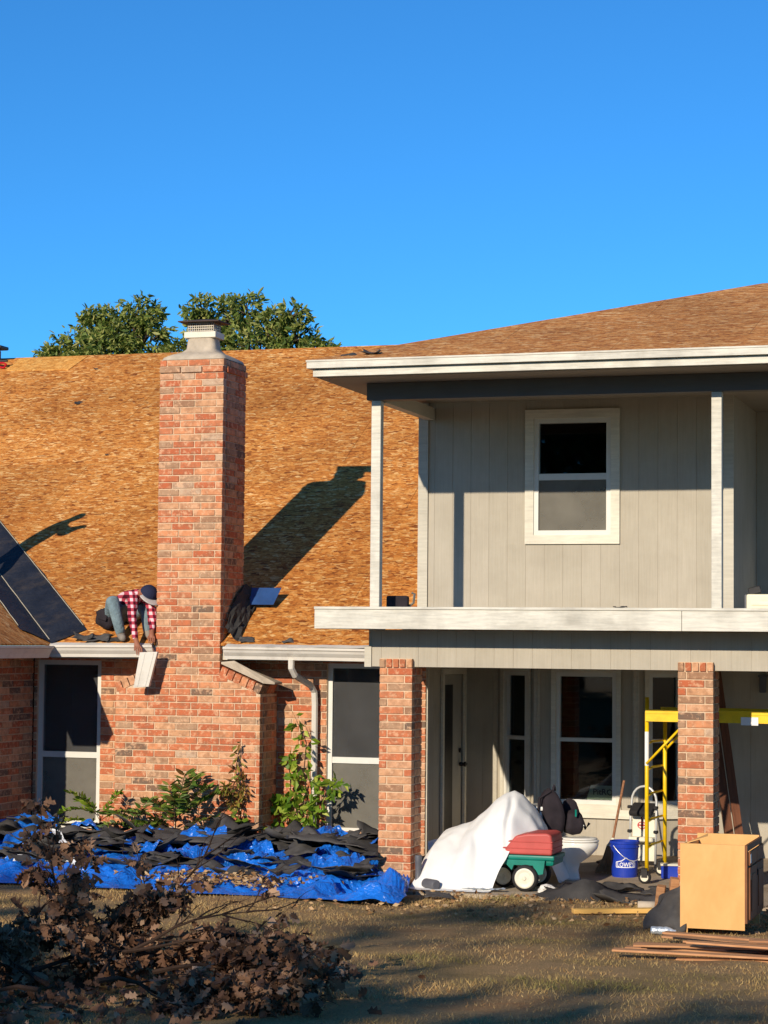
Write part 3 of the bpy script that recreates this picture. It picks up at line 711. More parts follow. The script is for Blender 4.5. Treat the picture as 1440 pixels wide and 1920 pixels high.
# valley underlayment, folded over both slopes
vm = MB()
def valley(side, w0, w1, n=26):
    def fn(u, v):
        s = -0.05 + u*6.6; wd = w0 + (w1-w0)*v
        if side > 0: x, y = -4.6 - s + wd*0.5*1.41*0.72, 1.97 + s + wd*0.5*1.41*0.72; z = zr(y)
        else: x, y = -4.6 - s - wd*0.5*1.41*0.72, 1.97 + s - wd*0.5*1.41*0.72; z = zw(x)
        if v > 0.9: x += 0.03*noise.noise((s*2.2, side, 5)); y += 0.03*noise.noise((s*2.2, side, 6))
        y = max(y, 1.94 if side > 0 else -9); z = zr(y) if side > 0 else zw(x)
        return (x, y, z + 0.014 + 0.012*noise.noise((x*2.5, y*2.5, 1)) + 0.006*noise.noise((x*9, y*9, 2)) + (0.008 if 0.1 < v < 0.9 else 0))
    vm.grid(fn, n*2, 5)
valley(1, 0.0, 0.60); valley(-1, 0.0, 0.52)
und = ob('underlayment', vm, M['membrane'], house, smooth=True, label='dark blue-black membrane lining the roof valley')
for sd, wv in ((1, 0.585), (1, 0.02), (-1, 0.50)):
    t_ = MB(); ps = []
    for k in range(60):
        s = 0.02 + 6.4*k/59; wd = wv*0.5*1.41*0.72
        if sd > 0: x, y = -4.6-s+wd, 1.97+s+wd; z = zr(y)
        else: x, y = -4.6-s-wd, 1.97+s-wd; z = zw(x)
        ps.append((x + 0.006*noise.noise((s*6, 0, sd)), y, z+0.026))
    t_.tube(ps, 0.006, 4); ob('seam', t_, M['seam'], und)

# --- gutters: K-style profile
def gutter(x0, x1, zt, label=None, sag=0.0):
    prof = [(2.03, 0.0), (2.03, -0.135), (1.955, -0.135), (1.948, -0.10), (1.935, -0.085), (1.915, -0.06), (1.905, -0.035), (1.890, -0.022), (1.888, 0.0), (1.900, 0.004), (1.902, -0.012), (2.015, -0.09), (2.015, 0.0)]
    m = MB(); n = 18
    for i in range(n+1):
        x = x0 + (x1-x0)*i/n
        for (y, z) in prof: m.v.append((x, y + 0.003*noise.noise((x*3, z*9, 0)), zt + z - sag*i/n + 0.003*noise.noise((x*2, 1, 0))))
    k = len(prof)
    m.f = [(i*k+j, i*k+(j+1) % k, (i+1)*k+(j+1) % k, (i+1)*k+j) for i in range(n) for j in range(k)]
    m.f += [tuple(range(k)), tuple(range(n*k, (n+1)*k))]
    g = ob('gutter', m, M['gutter'], house, label=label)
    e = MB()
    def fn(u, v):
        x = x0+0.02+(x1-x0-0.04)*u; y = 1.90 + 0.10*v
        return (x, y, zt + 0.004 + 0.030*v + 0.007*noise.noise((x*6, 2, 0)) - (0.012*max(0, noise.noise((x*2.2, 7, 0))) if v < 0.5 else 0))
    e.grid(fn, 40, 2); ob('drip_edge', e, M['gutter'], g, solid=0.003)
    return g
gutter(-4.60, -3.285, 2.325, sag=-0.01); gutter(-2.43, -0.10, 2.325, sag=0.012)
wgt = MB(); prof = [(-4.63, 0.0), (-4.63, -0.135), (-4.555, -0.135), (-4.535, -0.085), (-4.505, -0.035), (-4.488, -0.02), (-4.488, 0.003), (-4.51, 0.0), (-4.61, -0.09)]
for y in (0.0, 0.9, 1.88): wgt.v += [(x, y, 2.315+z) for x, z in prof]
k = len(prof); wgt.f = [(i*k+j, i*k+(j+1) % k, (i+1)*k+(j+1) % k, (i+1)*k+j) for i in range(2) for j in range(k)] + [tuple(range(k)), tuple(range(2*k, 3*k))]
ob('gutter', wgt, M['gutter'], house)
# eave boards and boxed soffit behind the gutters
for (xa, xb) in ((-4.6, X0-0.004), (X1+0.004, -0.1)):
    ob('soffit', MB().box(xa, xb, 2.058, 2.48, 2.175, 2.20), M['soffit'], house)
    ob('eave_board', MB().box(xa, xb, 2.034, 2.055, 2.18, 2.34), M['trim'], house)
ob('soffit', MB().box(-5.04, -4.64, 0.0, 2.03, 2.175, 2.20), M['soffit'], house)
ds = MB(); prf = [(-1.64, 1.955, 2.19), (-1.64, 1.955, 2.10), (-1.62, 2.02, 2.02), (-1.55, 2.36, 1.90), (-1.535, 2.43, 1.83), (-1.53, 2.44, 1.70), (-1.53, 2.44, 0.12), (-1.53, 2.38, 0.05)]
ds.tube(prf, [0.037]*len(prf), 8)
ob('downspout', ds, M['gutter'], house)

# --- porch and balcony
Ffz = frame((0, 0.05, 0), (1,0,0), (0,-1,0))
planks('frieze', Ffz, -0.09, 6.4, 2.155, 2.52, [], 0.193, 0.10)
ob('end_board', MB().box(-0.165, -0.094, 0.035, 0.16, 2.15, 2.355), M['trim'], house)
ob('porch_beam', MB().box(-0.16, 6.4, 0.16, 0.24, 2.16, 2.52), M['trim'], house)
ob('side_beam', MB().box(-0.16, -0.06, 0.24, 2.49, 2.16, 2.52), M['trim'], house)
dk = MB().box(-0.50, 6.4, -0.36, 1.89, 2.55, 2.70); ob('deck', dk, M['soffit'], house)
for (x0, x1) in ((-0.545, 3.085), (3.089, 6.4)):
    ob('fascia_board', MB().box(x0, x1, -0.40, -0.362, 2.525, 2.715, 0.003), M['fascia'], house)
ob('deck_edge', MB().box(-0.548, 6.4, -0.412, -0.20, 2.7155, 2.741, 0.003), M['fascia'], house)
ob('fascia_board', MB().box(-0.545, -0.505, -0.36, 1.80, 2.525, 2.715), M['fascia'], house)
ob('deck_floor', MB().box(-0.545, 6.4, -0.198, 3.6, 2.701, 2.735), M['soffit'], house)

def column(x0, x1):
    y0, y1, h = 0.0, 0.34, 2.145
    c = ob('brick_column', MB().box(x0+i_, x1-i_, y0+i_, y1-i_, 0, 2.235), M['mortar'], house)
    rows = []
    n = 28; pitch = h/n; W = x1-x0; D = 0.10
    for i in range(n):
        z = (i+0.5)*pitch; A = 0.262; B = W-A
        a = [(0, A), (A, W)] if i % 2 == 0 else [(0, B), (B, W)]
        for b0, b1 in a: rows.append((b1-b0, (x0+(b0+b1)/2, y0+D/2+random.uniform(-.002,.002), z), round((b1-b0-JT)/.005)*.005, pitch-JT, D, random.uniform(-.006,.006), 0.0))
        for b0, b1 in ([(0.10, 0.24), (0.24, 0.34)] if i % 2 else [(0.10, 0.34)]):
            rows.append((0.3*(b1-b0), (x1-D/2, y0+(b0+b1)/2, z), round((b1-b0-JT)/.005)*.005, pitch-JT, D, math.pi/2, 0.0))
            rows.append((0.01, (x0+D/2, y0+(b0+b1)/2, z), round((b1-b0-JT)/.005)*.005, pitch-JT, D, math.pi/2, 0.0))
        rows.append((0.005, ((x0+x1)/2, y1-D/2+0.001, z), round((W-2*D-JT)/.005)*.005, pitch-JT, D, 0.0, 0.0))
    for k in range(5):
        w = W/5; x = x0+(k+0.5)*w
        rows.append((0.2, (x, y0+0.045-0.006, h+0.044), w-0.013, 0.082, 0.10, 0.0, 0.0))
    put_bricks(rows, c, 124)
    return c
column(0.0, 0.349); column(2.977, 3.325)

UY = 1.9
Fu = frame((0, UY, 0), (1,0,0), (0,-1,0))
UWn = (1.016, 2.04, 3.45, 4.885)
planks('siding_wall', Fu, -0.06, 3.13, 2.70, 5.02, [UWn], 0.203, 0.07)
ob('corner_board', MB().box(-0.172, -0.064, 1.876, 1.90, 2.70, 5.02), M['trim'], house)
ob('corner_board', MB().box(3.134, 3.237, 1.876, 1.90, 2.70, 5.02), M['trim'], house)
window(Fu, *UWn, 4.165, casing=0.095, fr=0.05, screen=[(3.4, 4.13, 'screen')], cas='cream')
Fr = frame((3.237, UY+0.004, 0), (0,1,0), (1,0,0))
planks('siding_wall', Fr, 0.0, 1.7, 2.70, 5.02, [], 0.203)
Fq = frame((0, 3.6, 0), (1,0,0), (0,-1,0))
planks('siding_wall', Fq, 3.24, 6.4, 2.70, 5.02, [(3.58, 4.5, 2.74, 4.80)], 0.203)
window(Fq, 3.58, 4.5, 2.74, 4.80, 3.7, casing=0.09, fr=0.05)
ob('side_wall', MB().box(-0.172, -0.09, 1.905, 8.0, 2.70, 5.02), M['siding'], house)
for x in (-0.11, 3.298): ob('post', MB().box(x, x+0.098, 0.02, 0.118, 2.742, 4.812, 0.004), M['fascia'], house)
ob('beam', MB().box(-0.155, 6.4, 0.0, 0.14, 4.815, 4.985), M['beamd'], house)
ob('side_beam', MB().box(-0.09, 0.01, 0.142, 1.87, 4.80, 4.93), M['trim'], house)
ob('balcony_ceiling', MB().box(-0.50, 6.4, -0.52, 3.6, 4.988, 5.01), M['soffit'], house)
def miter(y0, z0, z1, th, name):
    m = MB(); x0 = y0+0.05
    m.prism([(x0, y0, z0), (6.4, y0, z0), (6.4, y0+th, z0), (x0+th, y0+th, z0), (x0+th, 9.0, z0), (x0, 9.0, z0)], (0,0,z1-z0))
    return ob(name, m, M['fascia'], house)
miter(-0.625, 5.072, 5.135, 0.05, 'fascia_board'); miter(-0.632, 5.1355, 5.152, 0.05, 'drip_edge'); miter(-0.575, 4.995, 5.058, 0.05, 'fascia_board'); miter(-0.56, 5.058, 5.072, 0.04, 'batten')
hr = MB(); s2 = 0.314; hx, hy = -0.575, -0.625; Yr = 3.30; Xr = hx+(Yr-hy); Zr = 5.153+s2*(Yr-hy)
e0 = (hx, hy, 5.153); e1 = (6.5, hy, 5.153); e2 = (6.5, 2*Yr-hy, 5.153); e3 = (hx, 2*Yr-hy, 5.153); rg0 = (Xr, Yr, Zr); rg1 = (6.5, Yr, Zr)
hr.add([e0,e1,e2,e3,rg0,rg1], [(0,1,5,4),(0,4,3),(3,4,5,2),(0,3,2,1),(1,2,5)])
ob('roof', hr, M['osb2'], house, label='bare brown sheathing of the hipped upper roof')
# torn drip edge bits along the upper eave
# ------------------------------------------------------------------ foliage helpers
def leaf_cloud(name, P, N, size, mat, parent, shape='diamond', fold=0.25, kind=None, up_bias=None):
    """P: (n,3) positions, N: (n,3) growth directions, size (n,)"""
    P = np.asarray(P, float); N = np.asarray(N, float); n = len(P); sz = np.broadcast_to(np.asarray(size, float), (n,))
    T = {'diamond': ([(0,0,0),(0.28,0.45,1),(0,1,0.2),(-0.28,0.45,1)], [(0,1,2,3)]),
         'long': ([(0,0,0),(0.17,0.35,1),(0.13,0.7,0.8),(0,1,0),(-0.13,0.7,0.8),(-0.17,0.35,1)], [(0,1,2,3),(0,3,4,5)]),
         'round': ([(0,0,0),(0.34,0.22,1),(0.38,0.55,1),(0,1,0),(-0.38,0.55,1),(-0.34,0.22,1)], [(0,1,2,3),(0,3,4,5)]),
         'oak': ([(0,0,0),(0.10,0.16,.4),(0.34,0.24,1),(0.16,0.38,.4),(0.42,0.56,1),(0.17,0.66,.4),(0.24,0.86,.8),(0,1,0),(-0.24,0.86,.8),(-0.17,0.66,.4),(-0.42,0.56,1),(-0.16,0.38,.4),(-0.34,0.24,1),(-0.10,0.16,.4)], [(0,1,13),(1,2,3),(1,3,11,13),(13,11,12),(3,4,5),(3,5,9,11),(11,9,10),(5,6,7),(5,7,9),(9,7,8)])}[shape]
    tv = np.array(T[0], float); k = len(tv)
    y = N/np.linalg.norm(N, axis=1, keepdims=True); r = rng.normal(size=(n,3)); x = np.cross(y, r); x /= np.linalg.norm(x, axis=1, keepdims=True); z = np.cross(x, y)
    fo = fold*rng.uniform(-1, 1, (n,1,1)); cv = rng.uniform(-0.35, 0.35, (n,1,1))
    lx = tv[None,:,0:1]; ly = tv[None,:,1:2]; lz = tv[None,:,2:3]*fo*np.abs(lx)*2 + cv*ly*ly
    V = P[:,None,:] + sz[:,None,None]*(lx*x[:,None,:] + ly*y[:,None,:] + lz*z[:,None,:])
    V = V.reshape(-1,3); F = []
    base = (np.arange(n)*k)
    for f in T[1]:
        a = base[:,None] + np.array(f)[None,:]; F += a.tolist()
    me = bpy.data.meshes.new(name); me.from_pydata(V.tolist(), [], F); me.update()
    return ob(name, me, mat, parent, kind=kind)

def unit(n):
    v = rng.normal(size=(n,3)); return v/np.linalg.norm(v, axis=1, keepdims=True)

def tree(name, label, group, x, y, ground, blobs, nleaf, size, mat, trunk_r=0.16, shape='long', droop=0.4):
    t = thing(name, label, 'tree', (x, y, ground), 0, group)
    tr = MB(); hmin = min(b[2]-b[3] for b in blobs); top = max(b[2] for b in blobs)
    tr.tube([(0,0,-0.1), (0.05,0.02,hmin*0.5), (0.0,0.1,hmin), (0.05,0.0,(hmin+top)/2)], [trunk_r*1.3, trunk_r, trunk_r*0.8, trunk_r*0.4], 10)
    for (bx, by, bz, br) in blobs:
        tr.tube([(0.0, 0.06, hmin*0.9), (bx*0.4, by*0.4, hmin+(bz-hmin)*0.4), (bx*0.8, by*0.8, bz-br*0.3), (bx, by, bz+br*0.4)], [trunk_r*0.5, trunk_r*0.35, trunk_r*0.2, 0.01], 6)
        for q in range(5):
            d = unit(1)[0]*br*0.8; tr.tube([(bx*0.8, by*0.8, bz-br*0.3), (bx+d[0]*0.5, by+d[1]*0.5, bz+d[2]*0.4), (bx+d[0], by+d[1], bz+d[2])], [trunk_r*0.15, 0.015, 0.005], 5)
    ob('trunk', tr, M['bark'], t, smooth=True)
    tot = sum(b[3]**2 for b in blobs); P, N = [], []
    for (bx, by, bz, br) in blobs:
        m = int(nleaf*br*br/tot); nc = max(8, m//14)
        u = unit(nc); rad = br*rng.uniform(0.25, 1.0, (nc,1))**0.6
        c = np.array([bx, by, bz]) + u*rad*np.array([1,1,0.85])
        idx = rng.integers(0, nc, m); off = rng.normal(size=(m,3))*br*0.11
        P.append(c[idx]+off*0.8); d = u[idx]*0.6 + unit(m)*0.8; d[:,2] -= droop; N.append(d)
    P = np.concatenate(P); N = np.concatenate(N)
    leaf_cloud('crown', P, N, size*rng.uniform(0.6, 1.3, len(P)), mat, t, shape)
    return t

# trees behind the ridge
tree('broadleaf_tree', 'small rounded green tree top showing over the ridge beside the chimney flue', 'trees beyond the roof', -11.2, 18.0, -0.05,
     [(-0.5,0,8.62,0.46), (0.42,0.1,8.82,0.46), (-0.05,0.1,8.45,0.56), (0.65,0,8.3,0.5), (-0.95,0.2,8.2,0.52), (-1.35,0,7.95,0.4), (0.0,-0.3,7.95,0.7), (-1.15,0,7.7,0.45), (0.85,0,7.75,0.45), (-0.4,0,7.5,0.8), (1.25,0,7.75,0.5), (0.0,0.2,6.6,1.0)], 15000, 0.135, M['leafg'])
tree('broadleaf_tree', 'taller green tree with several pointed tops standing behind the chimney', 'trees beyond the roof', -8.42, 18.3, -0.05,
     [(-1.2,0,8.85,0.36), (-1.1,0,8.4,0.42), (-0.75,0.2,8.75,0.42), (-0.2,0,8.85,0.40), (0.3,0.1,8.5,0.45), (0.85,-0.1,8.72,0.30), (0.9,0,8.3,0.42), (1.3,0,8.0,0.40), (0.2,-0.2,8.0,0.7), (-0.7,0,8.05,0.6), (-1.45,0,7.9,0.55), (0.8,0,7.7,0.6), (0.0,0.3,6.6,1.1)], 14500, 0.135, M['leafg'])
tree('broadleaf_tree', 'sparse green twig tips just showing above the hipped roof edge', 'trees beyond the roof', -4.55, 20.0, -0.05,
     [(0.0,0,8.15,0.32), (0.35,0,8.2,0.25), (0.1,0,7.4,0.6)], 500, 0.13, M['leafg'], 0.08)
# street trees behind the viewer: they shade the lawn
for i, (x, y, h, r) in enumerate(((-13.5,-33,9.6,3.0), (-8.6,-34,10.3,3.0), (-3.6,-32.5,9.5,2.9), (1.2,-34.5,10.4,3.0), (6.2,-33,9.8,3.0), (11.0,-34,10.0,3.0))):
    tree('street_tree', 'large leafy shade tree on the street side of the lawn', 'street shade trees', x, y, gz(y),
         [(0,0,h,r*0.72), (-1.7,0.3,h-1.6,r*0.62), (1.7,-0.2,h-1.4,r*0.62), (0.3,0.8,h-3.4,r*0.8), (-1.9,-0.4,h-4.6,r*0.7), (1.9,0.2,h-4.4,r*0.7), (0.1,0.2,h-6.2,r*0.8)], 2500, 0.42, M['leafs'], 0.3, 'diamond')

for i, (x, y, h) in enumerate(((-16.0,-43,10.6), (-9.5,-44,11.0), (-3.0,-43,10.7), (3.5,-44,11.0), (10.0,-43,10.6))):  # unseen second row, added so the panes reflect dark crowns instead of sky
    tree('street_tree', 'unseen dense tree added behind the shade trees to darken the window reflections', 'trees added for the window reflections', x, y, gz(y),
         [(0,0,h,2.6), (-2.2,0.3,h-2.0,2.4), (2.2,-0.2,h-1.8,2.4), (0.3,0.8,h-4.0,2.8), (-2.3,-0.4,h-5.6,2.6), (2.3,0.2,h-5.4,2.6), (0.1,0.2,h-7.6,2.6)], 4500, 0.48, M['leafs'], 0.32, 'diamond')
# ------------------------------------------------------------------ grass
def grass(n):
    x = rng.uniform(-5.5, 6.2, n); y = -0.35 - 11.4*rng.uniform(0, 1, n)**1.15
    keep = np.ones(n, bool)
    dens = np.array([noise.noise((a*0.9, b*0.9, 4.0)) + 0.5*noise.noise((a*3.1, b*3.1, 9.0)) for a, b in zip(x, y)])
    keep &= rng.uniform(-0.75, 0.55, n) < dens*1.5 + 0.12 - 0.45*np.clip((y+2.2)/1.6, 0, 1)
    # stay clear of the far-off strip that is never seen
    keep &= x > -5.5 + (-(y))*0.32 - 0.6
    x, y, dens = x[keep], y[keep], dens[keep]; n = len(x)
    z = np.array([gz(b) for b in y]) + np.array([0.022*noise.noise((a*1.1, b*1.1, 0)) + 0.010*noise.noise((a*5, b*5, 3)) for a, b in zip(x, y)])
    h = (0.014 + 0.024*np.clip(dens+0.3, 0, 1)) * rng.uniform(0.5, 1.5, n); w = rng.uniform(0.002, 0.0045, n); an = rng.uniform(0, 2*math.pi, n)
    lean = rng.normal(size=(n,2))*h[:,None]*0.7
    c, s = np.cos(an)*w, np.sin(an)*w
    V = np.stack([np.stack([x-c, y-s, z-0.004], 1), np.stack([x+c, y+s, z-0.004], 1), np.stack([x+lean[:,0], y+lean[:,1], z+h], 1)], 1).reshape(-1,3)
    F = np.arange(3*n).reshape(-1,3)
    me = bpy.data.meshes.new('grass'); me.from_pydata(V.tolist(), [], F.tolist()); me.update()
    o = ob('grass', me, M['grass'], kind='stuff'); o['label'] = 'short patchy dry and green grass on the lawn'; o['category'] = 'grass'
grass(150000)

# ------------------------------------------------------------------ felt, tarps
def felt_mesh(seed, w, d, curl):
    r = random.Random(seed); nu, nv = 9, 7; m = MB()
    ja = [r.uniform(-0.18, 0.18) for _ in range(40)]
    def fn(u, v):
        x, y = (u-0.5)*w, (v-0.5)*d
        k = noise.noise((u*2.3+seed, v*2.3, seed*1.7))
        e = 1 + 0.35*noise.noise((math.atan2(v-.5, u-.5)*1.6, seed*3.1, 0.5)) + 0.22*noise.noise((math.atan2(v-.5, u-.5)*5, seed*2.1, 1.5))
        z = curl*(u-0.5)**2*w*1.1 + 0.16*k*w*(0.4+abs(curl)) + curl*0.4*(v-.4)**2*d + 0.015*noise.noise((u*6, v*6, seed))
        return (x*e, y*e, z)
    m.grid(fn, nu, nv); return m.mesh('felt_scrap')
FM = [felt_mesh(3+i, 0.62, 0.42, c) for i, c in enumerate((0.2, -0.3, 0.45, 0.1, -0.5, 0.3, 0.05, -0.15))]
def scrap(i, x, y, z, rz, sc, tilt=(0,0), label='torn black roofing felt scrap lying in the heap on the blue tarp', group='felt scraps heaped on the blue tarp', name='felt_scrap', mat='felt'):
    o = bpy.data.objects.new(name, FM[i % 8]); COL.objects.link(o)
    if not o.data.materials: o.data.materials.append(M[mat])
    o.data.polygons.foreach_set('use_smooth', [True]*len(o.data.polygons))
    o.location = (x, y, z); o.rotation_euler = (tilt[0], tilt[1], rz); o.scale = (sc, sc, sc)
    md = o.modifiers.new('thickness', 'SOLIDIFY'); md.thickness = 0.006; md.offset = 0
    tag(o, label, 'roofing felt', group); return o

def mound(x, y):
    """heap of tear-off under and on the tarp"""
    h = 0.0
    for (cx, cy, r, a) in ((-3.6,0.9,1.2,0.10), (-1.9,0.7,1.3,0.10), (-0.7,1.0,1.0,0.12), (-2.8,-0.2,0.9,0.06), (-0.6,0.0,0.8,0.07), (-4.6,1.4,0.8,0.12)):
        h += a*math.exp(-((x-cx)**2+(y-cy)**2)/(r*r))
    return h
def tarp_fn(u, v):
    x = -6.0 + 6.85*u; yf = -1.60 - 0.40*u + 0.26*noise.noise((x*0.9, 2, 0)) + 0.10*noise.noise((x*3.2, 5, 0)) + 0.03*noise.noise((x*11, 5, 0)); yb = 2.3 if x < -0.3 else 2.3 - 3.6*(x+0.3)
    yb = max(yb, yf+0.25)
    y = yf + (yb-yf)*v
    q = (x*1.3, y*1.3, 0); n1 = noise.noise((x*1.7+3, y*2.1, 1)); n2 = noise.noise((x*4.3, y*4.9, 2)); n3 = noise.noise((x*11, y*12, 5))
    z = 0.095*(1-abs(n1)*2.6) + 0.085*(1-abs(n2)*2.4) + 0.022*(1-abs(n3)*2) 
    edge = min(1.0, v*9, u*30, (1-u)*20)
    z = 0.012 + edge*max(0.0, z)*(0.9 if y < -0.9 else 0.35) + mound(x, y)*min(1, v*4)
    if x > 0.35 and y < -0.5: z += 0.24*math.exp(-((x-0.66)**2/0.05+(y+1.55)**2/0.12))*(0.7+0.6*n2)
    return (x, y, gz(y) + z + 0.01)
tp = MB().grid(tarp_fn, 190, 110)
tarp = ob('tarp', tp, M['tarp'], smooth=False); tag(tarp, 'crumpled bright blue plastic tarp spread on the ground below the chimney', 'tarp')
r = random.Random(5)
pts = []
for k in range(118):
    x = r.uniform(-5.6, 0.15); y = r.triangular(-1.35, 2.05, 0.8)
    if x > -0.2 and y > -0.1: x -= 0.7
    if -3.9 < x < -1.9 and y > 1.55: y = 1.4
    if 0.35 < y < -9: pass
    pts.append((x, y))
for k in range(34): pts.append((r.uniform(-5.2, 0.1), r.uniform(-1.45, 0.0)))
for k, (x, y) in enumerate(pts):
    z = gz(y) + mound(x, y) + r.uniform(0.10, 0.21)
    big = 1.15 if y > 0.4 else 0.8
    scrap(k, x, y, z, r.uniform(0, 6.28), r.uniform(0.5, 1.1)*big, (r.uniform(-0.1, 0.3), r.uniform(-0.18, 0.18)))
scrap(2, -0.40, 1.55, 0.22, 0.4, 0.9, (0.95, 0.1), 'large curled sheet of black felt standing on edge under the window beside the brick column', None)
scrap(3, -2.15, 1.50, 0.34, 2.9, 0.75, (0.75, -0.2), 'stiff grey felt flap sticking up against the foot of the chimney', None)
# blue folds showing through the felt
def bluefold(x, y, z, s, rz):
    m = MB().grid(lambda u, v: ((u-.5)*s*1.6*(1-.4*v), (v-.5)*s + 0.1*s*math.sin(u*9), s*0.55*math.sin(v*2.6)*(0.6+0.5*abs(noise.noise((u*4+x, v*4, y)))) + 0.03*noise.noise((u*12, v*12, x))), 16, 12)
    o = ob('tarp_fold', m, M['tarp'], tarp, loc=(x, y, z), rot=(0, 0, rz))
for a in ((-1.55,0.55,0.20,0.32,0.3), (-0.55,0.35,0.20,0.34,1.2), (-4.6,1.6,0.20,0.5,0.1), (-3.1,0.65,0.18,0.34,0.8), (-1.15,1.1,0.26,0.2,0.4), (-2.55,0.2,0.16,0.4,2.9), (-1.2,-0.3,0.15,0.36,0.2), (-4.0,0.5,0.16,0.45,0.5), (-3.7,1.2,0.26,0.34,2.2), (-2.2,0.9,0.26,0.36,0.1), (-0.9,0.9,0.28,0.42,0.9), (-4.9,0.4,0.16,0.5,0.2), (-1.9,-0.2,0.16,0.4,1.4), (-0.3,-0.3,0.14,0.4,0.5), (-2.9,1.2,0.24,0.3,0.3), (-0.15,0.8,0.24,0.36,1.7)): bluefold(*a)
tag(ob('plastic_sheet', MB().grid(lambda u, v: ((u-.5)*0.75, (v-.5)*0.26+0.05*math.sin(u*5), 0.06+0.06*math.sin(u*7+v*3)*math.sin(v*3.1)+0.02*noise.noise((u*6, v*6, 0))), 16, 8), M['sheet'], loc=(-3.05, -1.0, gz(-1)+0.12)), 'twisted strip of white plastic lying on the blue tarp', 'plastic sheet')
tag(ob('plastic_sheet', MB().grid(lambda u, v: ((u-.5)*0.38, (v-.5)*0.10+0.04*math.sin(u*4), 0.03+0.03*math.sin(u*6)+0.02*noise.noise((u*6, v*6, 9))), 10, 4), M['sheet'], loc=(-3.55, 0.1, 0.32), rot=(0,0.25,-0.4)), 'narrow white plastic strip poking out of the felt heap', 'plastic sheet')
n = 700
px_ = rng.normal(size=n)*0.38 - 1.05; py_ = -1.45 + rng.normal(size=n)*0.16
Pl = np.stack([px_, py_, [tarp_fn(min(1, max(0, (a+6.0)/6.85)), 0.06)[2]+0.03 for a in px_] + rng.uniform(0, 0.05, n)], 1)
o = leaf_cloud('leaf_litter', Pl, unit(n)*np.array([1,1,0.25]), 0.06, M['litter'], None, 'diamond', kind='stuff'); o['label'] = 'tan wood chips and dry leaves spilled on the tarp edge'; o['category'] = 'litter'

n = 900
px_ = rng.uniform(-0.2, 5.5, n); py_ = -0.42 - 2.6*rng.uniform(0, 1, n)**1.6
o = leaf_cloud('straw_litter', np.stack([px_, py_, [gz(b)+0.012 for b in py_] + rng.uniform(0, 0.02, n)], 1), unit(n)*np.array([1,1,0.2]), 0.045*rng.uniform(0.5, 1.6, n), M['litter'], None, 'diamond', kind='stuff'); o['label'] = 'scattered tan chips and dry leaves on the bare soil by the patio'; o['category'] = 'litter'
# white sheet thrown over a heap on the patio
RX = [(0.28,0.0),(0.36,0.12),(0.43,0.38),(0.52,0.51),(0.64,0.56),(0.78,0.60),(0.92,0.72),(1.03,0.83),(1.12,0.895),(1.20,0.915),(1.28,0.88),(1.40,0.74),(1.50,0.58),(1.60,0.2),(1.66,0.0)]
def ridge(x):
    xs = [a for a, _ in RX]; return float(np.interp(x, xs, [b_ for _, b_ in RX]))
def sheet_fn(u, v):
    t = (v-0.55)*2.1
    xe = 1.70 - 0.52*min(1, -t)**0.9 if t < 0 else 1.66
    x = 0.28 + (xe-0.28)*u; h = ridge(x)
    wf, wb = 0.60 + 0.30*min(1, h*1.6), 0.75
    p = max(0.0, 1-abs(t)**1.8)
    y = 0.62 + 0.12*x + (t*wf if t < 0 else t*wb)
    fold = math.sin(x*15 + 4.0*noise.noise((x*2, 3, 0)) + t*1.3)
    k = (1-p)*p*4
    y += 0.045*fold*k; x2 = x + 0.03*noise.noise((x*5, t*2, 2))*k + 0.10*(x-1.0)*(1-p) + 0.02*noise.noise((t*5, 3, 1))*u
    z = h*p + 0.07*k*noise.noise((x*5, t*1.6, 1)) + 0.03*fold*k + 0.008*noise.noise((x*12, t*8, 4)) + 0.05*max(0, noise.noise((x*3.1, t*2.2, 8)))*k
    if t < 0: z -= 0.06*math.exp(-((x-1.19+0.12*t)/0.028)**2)*min(1, -t*3)*p + 0.035*math.exp(-((x-0.80+0.25*t)/0.03)**2)*k
    return (x2, y, max(z, 0.012 + 0.012*abs(noise.noise((x*9, t*9, 0)))))
m = MB().grid(sheet_fn, 150, 110)
ws = ob('dust_sheet', m, M['sheet'], smooth=True); tag(ws, 'white plastic sheet draped over a peaked heap beside the toy wagon', 'dust sheet')
me = ws.data; b = bmesh.new(); b.from_mesh(me); bmesh.ops.delete(b, geom=[v for v in b.verts if not v.link_faces], context='VERTS'); b.to_mesh(me); b.free()
bag = MB().grid(lambda u, v: (0.17*math.cos(u*6.283)*(0.9+0.25*v)*(1+0.12*math.sin(u*19)), 0.13*math.sin(u*6.283)*(0.9+0.2*v), 0.40*v + 0.03*math.sin(u*9)*v), 28, 8)
tag(ob('plastic_bag', bag, M['sheet'], smooth=True, loc=(0.50, 0.72, 0.0)), 'open white plastic bag in the shade between column and covered heap', 'bag')

# ------------------------------------------------------------------ patio things
# toy wagon
def rbox(x0, x1, y0, y1, z0, z1, c=0.03): return MB().box(x0, x1, y0, y1, z0, z1, c)
tw = thing('toy_wagon', 'faded red and green plastic toy wagon with white wheels, half under the sheet', 'toy wagon', (1.50, 0.30, 0), 0.0)
ob('chassis', rbox(-0.30, 0.26, -0.20, 0.24, 0.245, 0.325, 0.03).box(-0.29, 0.27, -0.225, 0.265, 0.30, 0.345, 0.015), M['green'], tw, smooth=False)
ob('fender', MB().prism([(-0.20,-0.235,0.25),(-0.15,-0.235,0.20),(-0.13,-0.235,0.25),(0.06,-0.235,0.25),(0.10,-0.235,0.16),(0.16,-0.235,0.17),(0.18,-0.235,0.30),(-0.24,-0.235,0.30)], (0,0.05,0)), M['green'], tw)
ss = ob('seat', MB().prism([(-0.27,-0.218,0.347),(0.246,-0.218,0.347),(0.25,-0.218,0.45),(0.238,-0.218,0.54),(0.20,-0.218,0.562),(0.0,-0.218,0.555),(-0.12,-0.218,0.53)], (0,0.46,0)), M['red'], tw)
